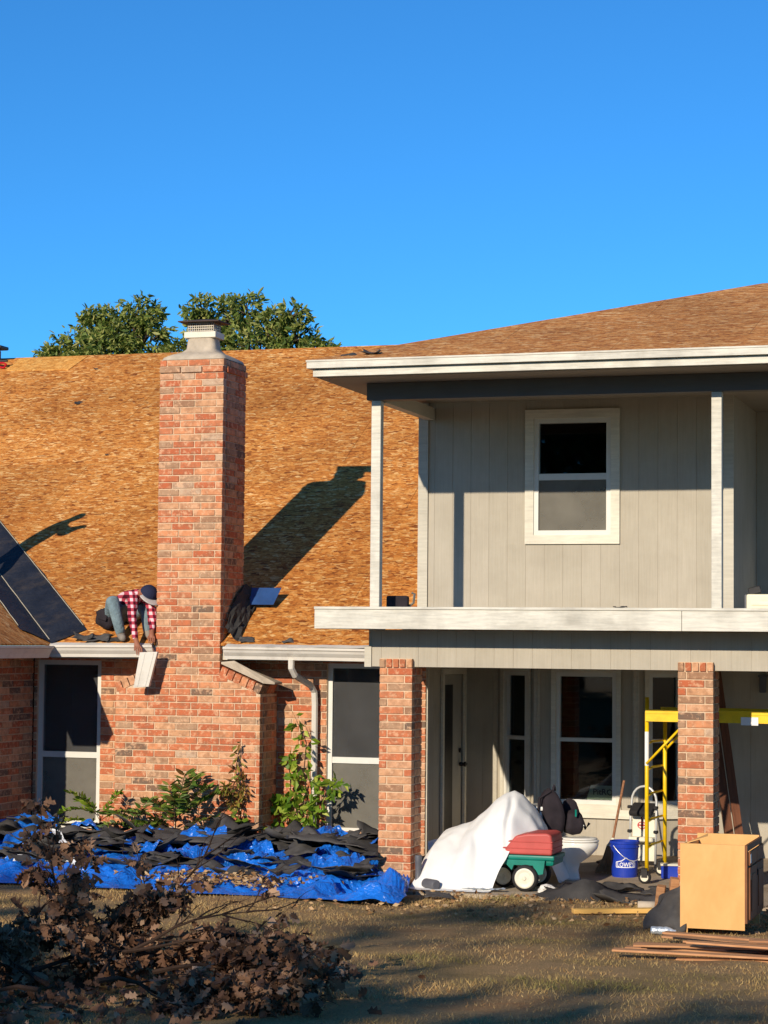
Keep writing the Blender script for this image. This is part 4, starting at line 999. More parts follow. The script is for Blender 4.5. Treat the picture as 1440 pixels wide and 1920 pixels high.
bv = ss.modifiers.new('round', 'BEVEL'); bv.width = 0.03; bv.segments = 3; bv.limit_method = 'ANGLE'
for z_, a_ in ((0.405, -0.245), (0.468, -0.19)): ob('seat_rib', MB().box(a_, 0.252, -0.2225, 0.246, z_, z_+0.012, 0.004), M['red'], ss)
def wheel(par, x, y, r, w):
    t = ob('tyre', MB().lathe([(r*0.55,-w/2),(r*0.9,-w/2),(r,-w*0.32),(r,w*0.32),(r*0.9,w/2),(r*0.55,w/2)], 28, axis='Y', cap=False), M['rubber'], par, smooth=True, loc=(x, y, r))
    ob('hub', MB().lathe([(0.0,-w*0.62),(r*0.12,-w*0.62),(r*0.16,-w*0.5),(r*0.45,-w*0.48),(r*0.66,-w*0.56),(r*0.76,-w*0.5),(r*0.76,w*0.4),(0,w*0.4)], 28, axis='Y'), M['whiteplas'], t, smooth=False)
    return t
for (x, y) in ((-0.01,-0.245), (-0.01,0.28), (-0.30,0.05), (-0.30,0.24)): wheel(tw, x, y, 0.128 if x > -0.3 else 0.11, 0.085)
# toilet, facing along the house
tl = thing('toilet', 'white porcelain toilet standing on the patio behind the toy wagon', 'toilet', (1.66, 1.25, 0), 0.0)
def loft(secs, n=26):
    m = MB()
    for (cx, rx, ry, z) in secs:
        for k in range(n):
            a = 2*math.pi*k/n; m.v.append((cx+rx*math.cos(a)*(1.0 if math.cos(a) > 0 else 0.85), ry*math.sin(a), z))
    m.f = [(i*n+k, i*n+(k+1) % n, (i+1)*n+(k+1) % n, (i+1)*n+k) for i in range(len(secs)-1) for k in range(n)]
    m.f += [tuple(reversed(range(n))), tuple(range((len(secs)-1)*n, len(secs)*n))]
    return m
ob('bowl', loft([(-0.02,0.13,0.10,0.0),(-0.02,0.125,0.095,0.02),(-0.01,0.10,0.08,0.10),(0.0,0.11,0.09,0.17),(0.04,0.17,0.14,0.24),(0.06,0.225,0.175,0.32),(0.065,0.235,0.182,0.375),(0.06,0.225,0.175,0.385)]), M['porc'], tl, smooth=True)
ob('seat', loft([(0.06,0.235,0.18,0.388),(0.06,0.243,0.187,0.396),(0.06,0.240,0.184,0.408),(0.06,0.20,0.15,0.412)]), M['porc'], tl, smooth=True)
ob('lid', loft([(0.05,0.235,0.182,0.414),(0.05,0.238,0.185,0.424),(0.05,0.21,0.16,0.432)]), M['porc'], tl, smooth=True)
ob('tank', MB().box(-0.42, -0.24, -0.22, 0.22, 0.36, 0.70, 0.025), M['porc'], tl)
ob('tank_lid', MB().box(-0.44, -0.225, -0.24, 0.24, 0.702, 0.745, 0.016), M['porc'], tl)
ob('handle', MB().tube([(-0.235,-0.17,0.65),(-0.21,-0.17,0.65),(-0.205,-0.10,0.645)], 0.008), M['alu'], tl)
# backpack resting on the toilet seat against the tank
bp = thing('backpack', 'black backpack with teal tag slumped on the toilet seat against its tank', 'backpack', (1.60, 1.22, 0.43), 0.5)
def lump(rx, ry, h, seed, taper=0.25, n=22, nv=12, amp=0.10):
    def fn(u, v):
        a = u*2*math.pi; s = math.sin(min(1, v*1.04)*math.pi)**0.30 if 0 < v < 1 else 0.05
        k = 1 + amp*noise.noise((math.cos(a)*2+seed, math.sin(a)*2, v*4)) + amp*0.6*noise.noise((math.cos(a)*5, math.sin(a)*5+seed, v*9))
        sq = 1/(max(abs(math.cos(a)), abs(math.sin(a)))**0.85)
        return (rx*math.cos(a)*s*k*sq*(1-taper*v), ry*math.sin(a)*s*k*sq*(1-taper*v), h*v)
    return MB().grid(fn, n, nv)
ob('body', lump(0.12, 0.155, 0.50, 1.0, 0.12), M['fabric'], bp, smooth=True, loc=(-0.10, 0.0, 0.0), rot=(0, -0.12, 0))
ob('pocket', lump(0.10, 0.15, 0.26, 4.0, 0.1), M['fabric'], bp, smooth=True, loc=(0.09, -0.02, 0.02))
ob('side_pocket', lump(0.09, 0.09, 0.28, 8.0, 0.1), M['fabric'], bp, smooth=True, loc=(0.12, 0.19, 0.10))
for q_ in ([(-0.16,-0.08,0.47),(-0.28,-0.10,0.40),(-0.30,-0.10,0.20),(-0.20,-0.08,0.05)], [(0.10,0.16,0.35),(0.24,0.20,0.20),(0.30,0.22,0.06),(0.34,0.22,0.12)]): ob('strap', MB().tube(q_, 0.015, 6), M['fabric'], bp)
ob('carry_loop', MB().tube([(-0.12,-0.03,0.47),(-0.10,0.0,0.52),(-0.08,0.04,0.47)], 0.012, 6), M['fabric'], bp)
ob('tag', MB().box(0.07, 0.085, -0.185, -0.175, 0.22, 0.29), M['teal'], bp)
ob('zip_pull', MB().tube([(0.16,-0.12,0.20),(0.17,-0.16,0.12)], 0.005, 5), M['alu'], bp)
# blue bucket with printed mark
bk = thing('bucket', 'blue plastic bucket with a white gabled logo and wire handle', 'bucket', (2.13, 1.74, 0), 0.0)
R0, R1, HB = 0.128, 0.148, 0.368
ob('pail', MB().lathe([(R0,0.0),(R0+0.001,0.01),(R0+(R1-R0)*0.8,0.30),(R1+0.004,0.302),(R1+0.005,0.315),(R1-0.002,0.318),(R1-0.001,0.338),(R1+0.006,0.342),(R1+0.007,HB),(R1-0.004,HB),(R0+0.004,0.02),(0.0,0.018)], 40), M['bluepl'], bk, smooth=False)
ang = math.atan2(-1, 0.30)
hd = []
for k in range(17):
    a = math.pi*k/16; hd.append(((R1+0.012)*math.cos(a+ang+math.pi/2)*1.0, (R1+0.012)*math.sin(a+ang+math.pi/2), 0.32 - 0.14*math.sin(a)))
hd = [(x, y, z) for (x, y, z) in hd]
ob('bail', MB().tube([((R1+0.02)*math.sin(t_), -(R1+0.02)*math.cos(t_), 0.325-0.15*math.sin((t_+0.55)/2.7*math.pi)) for t_ in np.linspace(-0.55, 2.15, 18)], 0.0035, 6), M['alu'], bk)
def wrap(flat_v, z0, phi0):
    out = []
    for (x, y, d) in flat_v:
        z = z0 + y; R = R0+(R1-R0)*z/HB + 0.0015 + d; a = ang + phi0 + x/R; out.append((R*math.cos(a), R*math.sin(a), z))
    return out
def strip(pts, w, m, z0, phi0, closed=False):
    for (ax, ay), (bx, by) in zip(pts[:-1], pts[1:]):
        L = math.hypot(bx-ax, by-ay); nx, ny = -(by-ay)/L*w/2, (bx-ax)/L*w/2; k = max(2, int(L/0.01)); fl = []
        for i in range(k+1):
            f = i/k; x, y = ax+(bx-ax)*f, ay+(by-ay)*f; fl += [(x+nx, y+ny, 0), (x-nx, y-ny, 0)]
        m.add(wrap(fl, z0, phi0), [(2*i, 2*i+1, 2*i+3, 2*i+2) for i in range(k)])
lg = MB(); w2, hh = 0.105, 0.085
strip([(-w2,0),(w2,0),(w2,hh*0.62),(w2*0.42,hh*0.78),(0,hh*1.16),(-w2*0.42,hh*0.78),(-w2,hh*0.62),(-w2,0)], 0.009, lg, 0.105, 0.0)
def text_mesh(body, size):
    cu_ = bpy.data.curves.new('txt', 'FONT'); cu_.body = body; cu_.size = size; cu_.align_x = 'CENTER'; cu_.offset = size*0.018; cu_.resolution_u = 2
    o = bpy.data.objects.new('txt', cu_); COL.objects.link(o); dg = bpy.context.evaluated_depsgraph_get()
    me = bpy.data.meshes.new_from_object(o.evaluated_get(dg)); bpy.data.objects.remove(o); bpy.data.curves.remove(cu_)
    v = [tuple(q.co) for q in me.vertices]; f = [tuple(p.vertices) for p in me.polygons]; bpy.data.meshes.remove(me); return v, f
tv, tf = text_mesh("LOWE'S", 0.062)
lg.add(wrap([(x*0.86, y, 0.0002) for x, y, _ in tv], 0.112, 0.0), tf)
ob('logo', lg, M['logo'], bk)
# step stool with an arched rail
st = thing('step_stool', 'white metal folding step stool with arched rail and red oval mark', 'step stool', (2.12, 2.75, 0), -0.15)
arch = [(-0.15,0,0.0), (-0.145,0.05,0.55)] + [(0.14*math.cos(a), 0.07, 0.70+0.16*math.sin(a)) for a in np.linspace(math.pi, 0, 11)] + [(0.145,0.05,0.55), (0.15,0,0.0)]
ob('rail', MB().tube(arch, 0.014, 8), M['alu'], st, smooth=True)
for q_ in (-1, 1): ob('leg', MB().tube([(0.14*q_,0.08,0.62),(0.15*q_,0.34,0.0)], 0.012, 8), M['alu'], st)
ob('crossbar', MB().tube([(-0.148,0.3,0.1),(0.148,0.3,0.1)], 0.01, 6), M['alu'], st)
ob('top_pad', MB().box(-0.13, 0.13, -0.10, 0.10, 0.60, 0.66, 0.02), M['rubber'], st, rot=(0.5,0,0), loc=(0,0.32,0.06))
ob('tread', MB().box(-0.14, 0.14, -0.06, 0.10, 0.27, 0.32, 0.012), M['whiteplas'], st)
ob('back_panel', MB().box(-0.125, 0.125, 0.055, 0.065, 0.06, 0.58), M['whiteplas'], st)
for x in (-0.148, 0.148):
    for z_ in (0.62, 0.36): ob('clamp', MB().box(x-0.022, x+0.022, 0.0, 0.05, z_, z_+0.033, 0.006), M['rubber'], st)
em = MB(); ring = [(0.05*math.cos(a), 0.05*math.sin(a)) for a in np.linspace(0, 2*math.pi, 25)]
em.add([(x-0.02, 0.05, 0.44+z*0.8) for x, z in ring] + [((x*0.8)-0.02, 0.05, 0.44+z*0.64) for x, z in ring], [(i, i+1, 26+i, 25+i) for i in range(24)])
em.box(-0.028, -0.012, 0.048, 0.051, 0.385, 0.53); em.box(-0.06, 0.02, 0.048, 0.0505, 0.435, 0.448)
ob('emblem', em, M['redp'], st)
# straw broom
br = thing('broom', 'straw broom with a wooden handle leaning behind the blue bucket', 'broom', (1.93, 1.98, 0), 0.0)
ob('handle', MB().tube([(0.02,0.03,0.34),(0.09,0.28,0.95)], 0.014, 8), M['mwood'], br)
ob('binding', MB().tube([(0.0,0.0,0.27),(0.025,0.04,0.36)], [0.045, 0.018], 10), M['whiteplas'], br)
bm_ = MB()
for k in range(118):
    a = random.uniform(-1, 1); bb = random.uniform(-1, 1)
    bm_.tube([(a*0.03, bb*0.02, 0.30), (a*0.06-0.01, bb*0.03-0.02, 0.16), (a*0.115-0.04+random.uniform(-.01,.01), bb*0.045-0.05, random.uniform(0.0, 0.02))], [0.003, 0.004, 0.0025], 4, False)
ob('bristles', bm_, M['straw'], br, kind='stuff')
# scaffold
sc = thing('scaffold', 'yellow steel rolling scaffold frame standing behind the brick column', 'scaffold', (2.472, 1.15, 0), 0.0)
LX, DY, ZT = 1.84, 0.80, 1.866
def upright(x, y, top): 
    u_ = ob('upright', MB().tube([(x, y, 0.13), (x, y, top)], 0.021, 12), M['yellow'], sc, smooth=True)
    return u_
u0 = upright(0, 0, ZT); upright(0.04, DY, ZT-0.14); upright(LX, 0, ZT); upright(LX, DY, ZT-0.12)
ob('sticker_and_glint', MB().lathe([(0.0225,1.18),(0.0225,1.52)], 12), M['sticker_and_glint'], u0)  # white band: the bright highlight on this upright, painted in
for z in (0.36, 0.62, 0.88, 1.14, 1.40):
    for x in (0.01, LX): ob('rung', MB().tube([(x, 0.0, z), (x, DY*0.3, z+0.012), (x, DY, z)], 0.012, 8), M['yellow'], sc, smooth=True)
for y in (-0.03, DY+0.03): ob('ledger', MB().box(-0.01, LX+0.01, y-0.012, y+0.012, 1.625, 1.665).box(-0.01, LX+0.01, y-0.012, y+0.012, 1.705, 1.745).box(-0.01, LX+0.01, y-0.006, y+0.006, 1.66, 1.71), M['yellow'], sc)
for (a, b_) in ((0.0, 1), (LX, -1)): [ob('brace', MB().tube(q_, 0.013, 8), M['yellow'], sc, smooth=True) for q_ in ([(a, -0.03, 1.20), (a+b_*0.36, -0.03, 1.58)], [(a+0.02, DY+0.02, 1.28), (a+b_*0.30, DY+0.02, 1.58)])]
ob('sticker_and_glint', MB().box(0.95, 1.12, -0.045, -0.043, 1.605, 1.685), M['sticker_and_glint'], bpy.data.objects['ledger'])
ob('platform', MB().box(0.03, LX-0.03, 0.02, DY-0.02, 1.645, 1.665), M['pine'], sc)
for (x, y) in ((0,0),(0.02,DY),(LX,0),(LX,DY)):
    c_ = ob('caster', MB().lathe([(0.02,-0.02),(0.058,-0.02),(0.064,-0.01),(0.064,0.01),(0.058,0.02),(0.02,0.02)], 20, axis='Y'), M['rubber'], sc, smooth=True, loc=(x-0.02, y, 0.064))
    ob('hub', MB().lathe([(0.0,-0.026),(0.04,-0.026),(0.04,0.026),(0,0.026)], 16, axis='Y'), M['whiteplas'], c_)
    ob('fork', MB().box(-0.03, 0.03, -0.035, -0.028, 0.0, 0.09).box(-0.03, 0.03, 0.028, 0.035, 0.0, 0.09).box(-0.03, 0.03, -0.035, 0.035, 0.085, 0.095), M['dark'], c_)
# sacks and small blue box between the scaffold and column
def sack(loc, rz, label, size=(0.26, 0.15, 0.13), pr=True):
    s_ = thing('cement_sack', label, 'sack', loc, rz)
    ob('bag', MB().grid(lambda u, v: (size[0]*math.copysign(abs(math.cos(u*6.283))**0.6, math.cos(u*6.283))*math.sin(v*math.pi)**0.35, size[1]*math.copysign(abs(math.sin(u*6.283))**0.6, math.sin(u*6.283))*math.sin(v*math.pi)**0.35, size[2]*(0.5-0.5*math.cos(v*math.pi)) + 0.012*noise.noise((u*8, v*5, rz))), 28, 10), M['paper'], s_, smooth=True)
    if pr: ob('print', MB().box(-0.12, 0.10, -size[1]-0.006, -size[1]-0.001, size[2]*0.3, size[2]*0.72), M['lime'], s_)
    else: ob('print', MB().add([(0.03*math.cos(a), -size[1]-0.004, 0.08+0.03*math.sin(a)) for a in np.linspace(0, 5.2, 12)] + [(0.018*math.cos(a), -size[1]-0.004, 0.08+0.018*math.sin(a)) for a in np.linspace(0, 5.2, 12)], [(i, i+1, 13+i, 12+i) for i in range(11)]), M['slate'], s_)
sack((2.92, 2.12, 0.0), 0.08, 'white paper cement sack with lime printed panel, lowest of two by the scaffold')
sack((2.93, 2.25, 0.13), -0.10, 'plain white paper cement sack with dark round mark, on top of another', (0.22, 0.13, 0.17), False)
bxo = thing('storage_tub', 'small blue tub with white lid under the scaffold', 'tub', (2.60, 1.75, 0), 0.2)
ob('tub', MB().box(-0.09, 0.09, -0.07, 0.07, 0, 0.13, 0.01), M['bluepl'], bxo); ob('lid', MB().box(-0.097, 0.097, -0.077, 0.077, 0.13, 0.15, 0.006), M['whiteplas'], bxo)
# sash sign lying inside the bay window
sg = thing('card_sign', 'pale green hand-lettered card behind the bay window glass', 'sign', (1.47, 3.862, 0.625), 0.0)
ob('card', MB().prism([(-0.20,0,0.0),(0.17,0,0.0),(0.17,0,0.155),(-0.15,0,0.16)], (0,0.012,0)), M['sign'], sg)
tv, tf = text_mesh("PitROz", 0.095)
ob('lettering', MB().add([(x*1.0+0.01, -0.004, y+0.055-0.12*max(0, x-0.02)) for x, y, _ in tv], tf), M['ink'], sg)
ob('window_shelf', MB().box(0.75, 1.80, 3.90, 4.4, 0.60, 0.62), M['soffit'], house)
# boards leaning under the porch
def lean(a, b_, w_, t_, lab):
    a, b_ = Vector(a), Vector(b_); d = b_-a
    o = ob('leaning_board', MB().box(-w_/2, w_/2, -t_/2, t_/2, 0, d.length), M['darkboard'], loc=a); o.rotation_euler = d.to_track_quat('Z', 'Y').to_euler(); tag(o, lab, 'board'); return o
lean((3.02, 3.30, 0.015), (2.60, 4.08, 2.13), 0.10, 0.03, 'brown stained board leaning against the porch wall beyond the brick column')
lean((3.12, 3.36, 0.015), (2.72, 4.06, 2.13), 0.09, 0.03, 'narrower brown stained board crossing its neighbour against the porch wall')
o = ob('pipe_stub', MB().lathe([(0.028,-0.09),(0.05,-0.09),(0.052,-0.08),(0.052,0.08),(0.05,0.09),(0.028,0.09)], 18, axis='Y'), M['slate'], smooth=True, loc=(0.60, -0.16, 0.052), rot=(0,0,0.9)); tag(o, 'short grey plastic pipe stub lying under the sheet edge', 'pipe')
o = ob('stub_post', MB().lathe([(0.0,0),(0.062,0.0),(0.065,0.02),(0.05,0.05),(0.034,0.08),(0.030,0.16),(0.034,0.24),(0.036,0.30),(0.033,0.315),(0.0,0.316)], 14), M['slate'], smooth=True, loc=(0.43, -0.02, 0)); tag(o, 'short weathered grey turned post stub beside the brick column base', 'post')
# cabinet carcass on the lawn
cz = gz(-3.0)
cb = thing('cabinet', 'tan wood base cabinet without a top standing on the lawn', 'cabinet', (3.556, -3.21, gz(-3.21)), 0.0)
CWd, CDp, CHt = 0.512, 0.86, 0.712
ob('side_panel', MB().box(0, CWd, 0, 0.018, 0.045, CHt).box(0.0, 0.06, 0.0, 0.017, 0.0, 0.0449), M['ply'], cb)
ob('side_panel', MB().box(0, CWd, CDp-0.018, CDp, 0.0, CHt+0.012), M['ply'], cb)
ob('back_panel', MB().box(0.0, 0.012, 0.019, CDp-0.019, 0.0, CHt-0.03), M['ply'], cb)
ob('floor_panel', MB().box(0.013, CWd-0.002, 0.019, CDp-0.019, 0.09, 0.105), M['ply'], cb)
ff = MB(); fx = CWd
ff.box(fx, fx+0.02, 0.0, 0.05, 0.10, CHt).box(fx, fx+0.02, CDp-0.05, CDp, 0.10, CHt).box(fx, fx+0.02, 0.05, CDp-0.05, CHt-0.05, CHt).box(fx, fx+0.02, 0.05, CDp-0.05, 0.10, 0.14).box(fx, fx+0.0195, 0.05, CDp-0.05, 0.52, 0.555).box(fx, fx+0.0195, CDp/2-0.02, CDp/2+0.02, 0.14, 0.52)
ob('face_frame', ff, M['oak'], cb)
for (y0, y1) in ((0.035, CDp/2-0.008), (CDp/2+0.008, CDp-0.035)):
    d_ = ob('door', MB().box(fx+0.021, fx+0.039, y0, y1, 0.125, 0.535, 0.004), M['oak'], cb)
    ob('raised_panel', MB().box(fx+0.039, fx+0.046, y0+0.055, y1-0.055, 0.185, 0.475, 0.003), M['oak'], d_)
    ob('hinge', MB().box(fx+0.0385, fx+0.046, y0+0.002, y0+0.018, 0.44, 0.49), M['dark'], d_)
    dw = ob('drawer_front', MB().box(fx+0.021, fx+0.039, y0, y1, 0.55, 0.66, 0.004), M['oak'], cb)
ob('label_sticker', MB().box(fx+0.0395, fx+0.041, 0.04, 0.10, 0.57, 0.64), M['paper'], cb)
ob('corner_block', MB().prism([(0.02,0.02,CHt-0.02),(0.16,0.02,CHt-0.02),(0.02,0.16,CHt-0.02)], (0,0,0.018)), M['ply'], cb)
o = ob('cabinet_flap', MB().prism([(0,0,0),(0.16,0.02,0.05),(0.14,0.16,0.06),(0.02,0.18,0.0)], (0,0,0.008)), M['ply'], loc=(3.61, -3.19, gz(-3.21)+CHt+0.001)); tag(o, 'loose bent tan panel offcut lying on the cabinet edge', 'panel')
# felt draped beside the cabinet
def drape(u, v):
    x = 3.36 + 0.24*u - 0.10*(1-v)*(1-u) + 0.05*noise.noise((u*3, v*3, 2)); s = v
    y = -3.20 + 0.55*s**1.4 + 0.05*math.sin(u*4); z = 0.02 + 0.34*s**0.75*(1-0.10*math.cos(u*6)) + 0.03*noise.noise((u*4, v*4, 6))
    if v > 0.8: y += (v-0.8)*0.9; z -= (v-0.8)*0.28
    return (x, y, gz(y)+z)
o = ob('draped_felt', MB().grid(drape, 18, 20), M['felt'], smooth=True, solid=0.006); tag(o, 'sheet of black felt draped upright against the tan cabinet', 'roofing felt')
for k, (x, y, z, rz, lab) in enumerate(((3.28, -2.72, 0.0, 0.10, 'short orange wood block standing behind the draped felt'), (3.36, -2.62, 0.0, 0.3, 'taller split wood block leaning behind the draped felt'))):
    o = ob('wood_block', MB().box(-0.035, 0.035, -0.05, 0.05, 0, 0.34+0.06*k, 0.004), M['board'], loc=(x, y, gz(y)), rot=(0.1, 0.12, rz)); tag(o, lab, 'wood block')
o = ob('plastic_bottle', MB().lathe([(0.0,0),(0.03,0.002),(0.033,0.02),(0.030,0.05),(0.034,0.07),(0.030,0.10),(0.034,0.12),(0.028,0.15),(0.012,0.18),(0.012,0.2),(0,0.2)], 16), M['cloud_foil'], smooth=True, loc=(3.36, -3.42, gz(-3.4)+0.034), rot=(0, math.pi/2, 0.05)); tag(o, 'crushed clear bottle lying on the grass in front of the draped felt', 'bottle')
o = ob('cardboard_tube', MB().tube([(0,0,0),(0.17,0.03,0)], 0.045, 14), M['flue'], smooth=True, loc=(2.86, -1.35, gz(-1.35)+0.045)); tag(o, 'short grey cardboard tube lying beside the yellow stud', 'tube')
o = ob('stud_offcut', MB().box(-0.36, 0.36, -0.045, 0.045, 0, 0.04, 0.003), M['pine'], loc=(2.73, -1.80, gz(-1.8)+0.012), rot=(0,0,0.45)); tag(o, 'clean yellow pine stud offcut lying at the patio edge', 'board')
# lumber pile: each board a thing
r = random.Random(9)
lay = [(4.15,-4.62,0.0,0.02,1.5,0.11), (4.5,-4.85,0.0,-0.06,1.9,0.10), (4.3,-4.45,0.02,0.10,1.7,0.13), (4.75,-5.05,0.0,0.03,1.8,0.09), (4.25,-5.08,0.02,0.05,1.7,0.10), (4.6,-4.55,0.045,-0.12,1.6,0.12), (4.2,-4.8,0.05,0.16,1.4,0.09), (4.7,-4.72,0.07,0.05,1.6,0.11), (4.85,-4.42,0.06,0.24,1.5,0.10), (4.4,-4.25,0.03,-0.03,1.6,0.12), (4.55,-4.95,0.075,-0.02,1.3,0.08), (4.3,-4.55,0.09,-0.10,1.3,0.09), (4.9,-4.6,0.10,0.12,1.2,0.10)]
for k, (x, y, z, a, L, w_) in enumerate(lay):
    o = ob('board', MB().box(-L/2, L/2, -w_/2, w_/2, 0, 0.015, 0.002), M['board'], loc=(x, y, gz(y)+z+0.012), rot=(r.uniform(-.06,.06), r.uniform(-.03,.03), a)); tag(o, 'reddish brown trim board in the low pile on the grass before the cabinet', 'board', 'boards in the low lumber pile')
# felt on the patio edge
for k, (x, y, z, rz, s_, tl_, lab) in enumerate(((2.15,-0.60,0.09,0.2,1.1,(0.5,0.1),'upright black felt scrap at the patio edge beside the wagon wheel'), (2.65,-0.55,0.03,0.1,1.0,(0.05,0.05),'flat black felt scrap lying on the patio edge below the bucket'), (2.9,0.2,0.03,-0.2,0.9,(0.04,0.0),'black felt scrap lying flat on the concrete by the scaffold caster'), (0.95,-1.1,0.05,0.6,0.42,(0.2,0.1),'small black felt scrap alone on the dry grass before the sheet'), (2.3,0.35,0.04,0.9,0.8,(0.05,0.1),'black felt scrap lying flat on the concrete behind the upright one'))):
    scrap(k+4, x, y, gz(y)+z, rz, s_, tl_, lab, None)
o = ob('foil_scrap', MB().grid(lambda u, v: ((u-.5)*0.42, (v-.5)*0.10, 0.02+0.02*noise.noise((u*9, v*5, 2))), 14, 5), M['cloud_foil'], loc=(1.12, -0.12, 0.012)); tag(o, 'shiny crumpled foil strip on the patio edge before the sheet', 'foil')
o = ob('crumpled_wrapper', lump(0.08, 0.06, 0.12, 3.3, 0.1, 14, 8, 0.5), M['paper'], loc=(1.78, -0.28, 0.0)); tag(o, 'crumpled white wrapper beside the toy wagon wheel', 'wrapper')
o = ob('brown_paper', lump(0.16, 0.10, 0.11, 7.1, 0.1, 16, 8, 0.5), M['darkboard'], loc=(1.86, 2.55, 0.0)); tag(o, 'crumpled brown paper on the patio below the bay window', 'paper')
o = ob('black_bag', lump(0.32, 0.3, 0.55, 5.5, 0.3, 22, 12, 0.35), M['fabric'], smooth=True, loc=(4.42, -1.55, gz(-1.55))); tag(o, 'black rubbish bag on the lawn beyond the cabinet', 'bag')
for k, (x, y, z, a, b_, L, lab) in enumerate(((4.30,-0.6,0.55,0.15,0.35,0.5,'white trim offcut resting on the rubbish behind the cabinet, lower one'), (4.35,-0.3,0.72,0.9,-0.2,0.35,'white trim offcut standing steeply behind the cabinet'))):
    o = ob('trim_offcut', MB().box(-L/2, L/2, -0.02, 0.02, -0.01, 0.01), M['cream'], loc=(x, y, z), rot=(0, a, b_)); tag(o, lab, 'board')
o = ob('debris_box', MB().box(-0.3, 0.3, -0.25, 0.25, 0, 0.55, 0.02), M['dark'], loc=(4.45, -0.45, gz(-0.45))); tag(o, 'dark rubbish bin standing behind the cabinet on the patio', 'bin')
# things on the balcony
tb = thing('tool_bag', 'dark green tool bag beside the white balcony post', 'tool bag', (0.06, 0.45, 2.736), 0.2)
ob('bag', MB().box(-0.12, 0.10, -0.08, 0.08, 0, 0.13, 0.02), M['fabric'], tb); ob('grip', MB().tube([(0.10,0,0.02),(0.15,0,0.06),(0.16,0,0.15),(0.13,0,0.16)], 0.014, 6), M['galv'], tb)
cl = thing('tool_case', 'cream plastic case with a latch strip on the balcony', 'case', (3.70, 0.55, 2.736), 0.0)
ob('shell', MB().box(-0.13, 0.27, -0.12, 0.12, 0, 0.155, 0.02), M['creambox'], cl); ob('latch', MB().box(-0.08, 0.10, -0.128, -0.121, 0.05, 0.085), M['flume'], cl); ob('grip', MB().box(-0.15, -0.131, -0.08, 0.08, 0.02, 0.15), M['slate'], cl)
o = ob('black_box', MB().box(-0.06, 0.06, -0.05, 0.05, 0, 0.07, 0.006), M['dark'], loc=(3.64, 0.58, 2.895), rot=(0, -0.25, 0.1)); tag(o, 'small black box tipped on top of the cream case', 'box')
scrap(0, 2.45, -0.1, 2.75, 0.2, 0.2, (0.1,0), 'tiny dark scrap on the balcony edge under the window', None)
# things on the roofs
def onroof(x, y, h=0.0): return (x, y, zr(y)+h)
tg = thing('tool_chest', 'grey chest with dark lid parked on the roof ridge', 'tool chest', onroof(-9.32, 9.25, 0.0), 0.0)
ob('box', MB().box(-0.22, 0.14, -0.12, 0.12, -0.06, 0.24, 0.01), M['slate'], tg); ob('lid', MB().box(-0.26, 0.26, -0.14, 0.14, 0.245, 0.30, 0.02), M['dark'], tg)
ng = thing('nail_gun', 'red and black nail gun lying by the grey chest on the ridge', 'nail gun', onroof(-9.13, 9.1, 0.05), 0.0)
ob('body', MB().box(-0.14, 0.06, -0.03, 0.03, 0.0, 0.09, 0.02), M['redp'], ng); ob('magazine', MB().box(-0.1, 0.2, -0.02, 0.02, 0.07, 0.10, 0.005), M['dark'], ng); ob('handle', MB().tube([(0.05,0,0.05),(0.12,0,0.06),(0.18,0,0.03),(0.14,0,-0.02),(0.07,0,-0.01)], 0.016, 6), M['redp'], ng)
for k, (x, y, s_, lab) in enumerate(((-7.138, 7.9, 0.22, 'dark felt scrap left alone high on the sheathing'), (-5.95, 6.35, 0.09, 'tiny dark felt fleck halfway up the sheathing by the chimney'), (-7.4, 9.0, 0.10, 'tiny dark felt fleck just below the ridge'))):
    scrap(k, x, y, zr(y)+0.01, 0.7, s_, (0.53, 0.0), lab, None)
for k, (x, lab) in enumerate(((-0.20, 'black felt shred on the upper eave corner'), (0.02, 'second black felt shred on the upper eave, away from the corner'))):
    scrap(k+1, x, -0.40, 5.23, 0.1, 0.28, (0.3, 0.0), lab, None)
for k, (x, s_) in enumerate(((-4.0,0.45), (-3.78,0.3), (-4.2,0.35), (-2.2,0.3), (-1.7,0.25))):
    scrap(k, x, 2.04, zr(2.04)+0.02, 0.1*k, s_, (0.4, 0.0), 'torn felt shred caught along the gutter edge of the lower roof', 'felt shreds along the gutter')
pts3 = [onroof(-4.95, 3.18, 0.008), onroof(-4.7, 3.65, 0.008), onroof(-4.55, 4.0, 0.008)]
# crumpled membrane and blue flashing at the chimney foot
mbm = MB().grid(lambda u, v: (X1 + 0.03 + 0.17*v*(1-u*0.5) + 0.04*noise.noise((u*6, v*5, 3)), 2.02 + 0.80*u, zr(2.02+0.80*u) + 0.02 + (0.25*(1-v)**1.5)*(0.6+0.6*math.sin(u*3.0)) + 0.05*noise.noise((u*7, v*6, 1))), 16, 8)
o = ob('membrane_scrap', mbm, M['felt'], smooth=False, solid=0.006); tag(o, 'crumpled black membrane turned up against the chimney side', 'membrane')
o = ob('flashing_sheet', MB().prism([(-0.20,0,0),(0.16,0.0,0.0),(0.20,0.26,0.0),(-0.22,0.26,0.0)], (0,0,0.004)), M['bluemetal'], loc=onroof(-2.27, 2.62, 0.08), rot=(0.85, 0.0, 0.05)); tag(o, 'blue metal flashing sheet lying on the roof by the chimney', 'flashing')
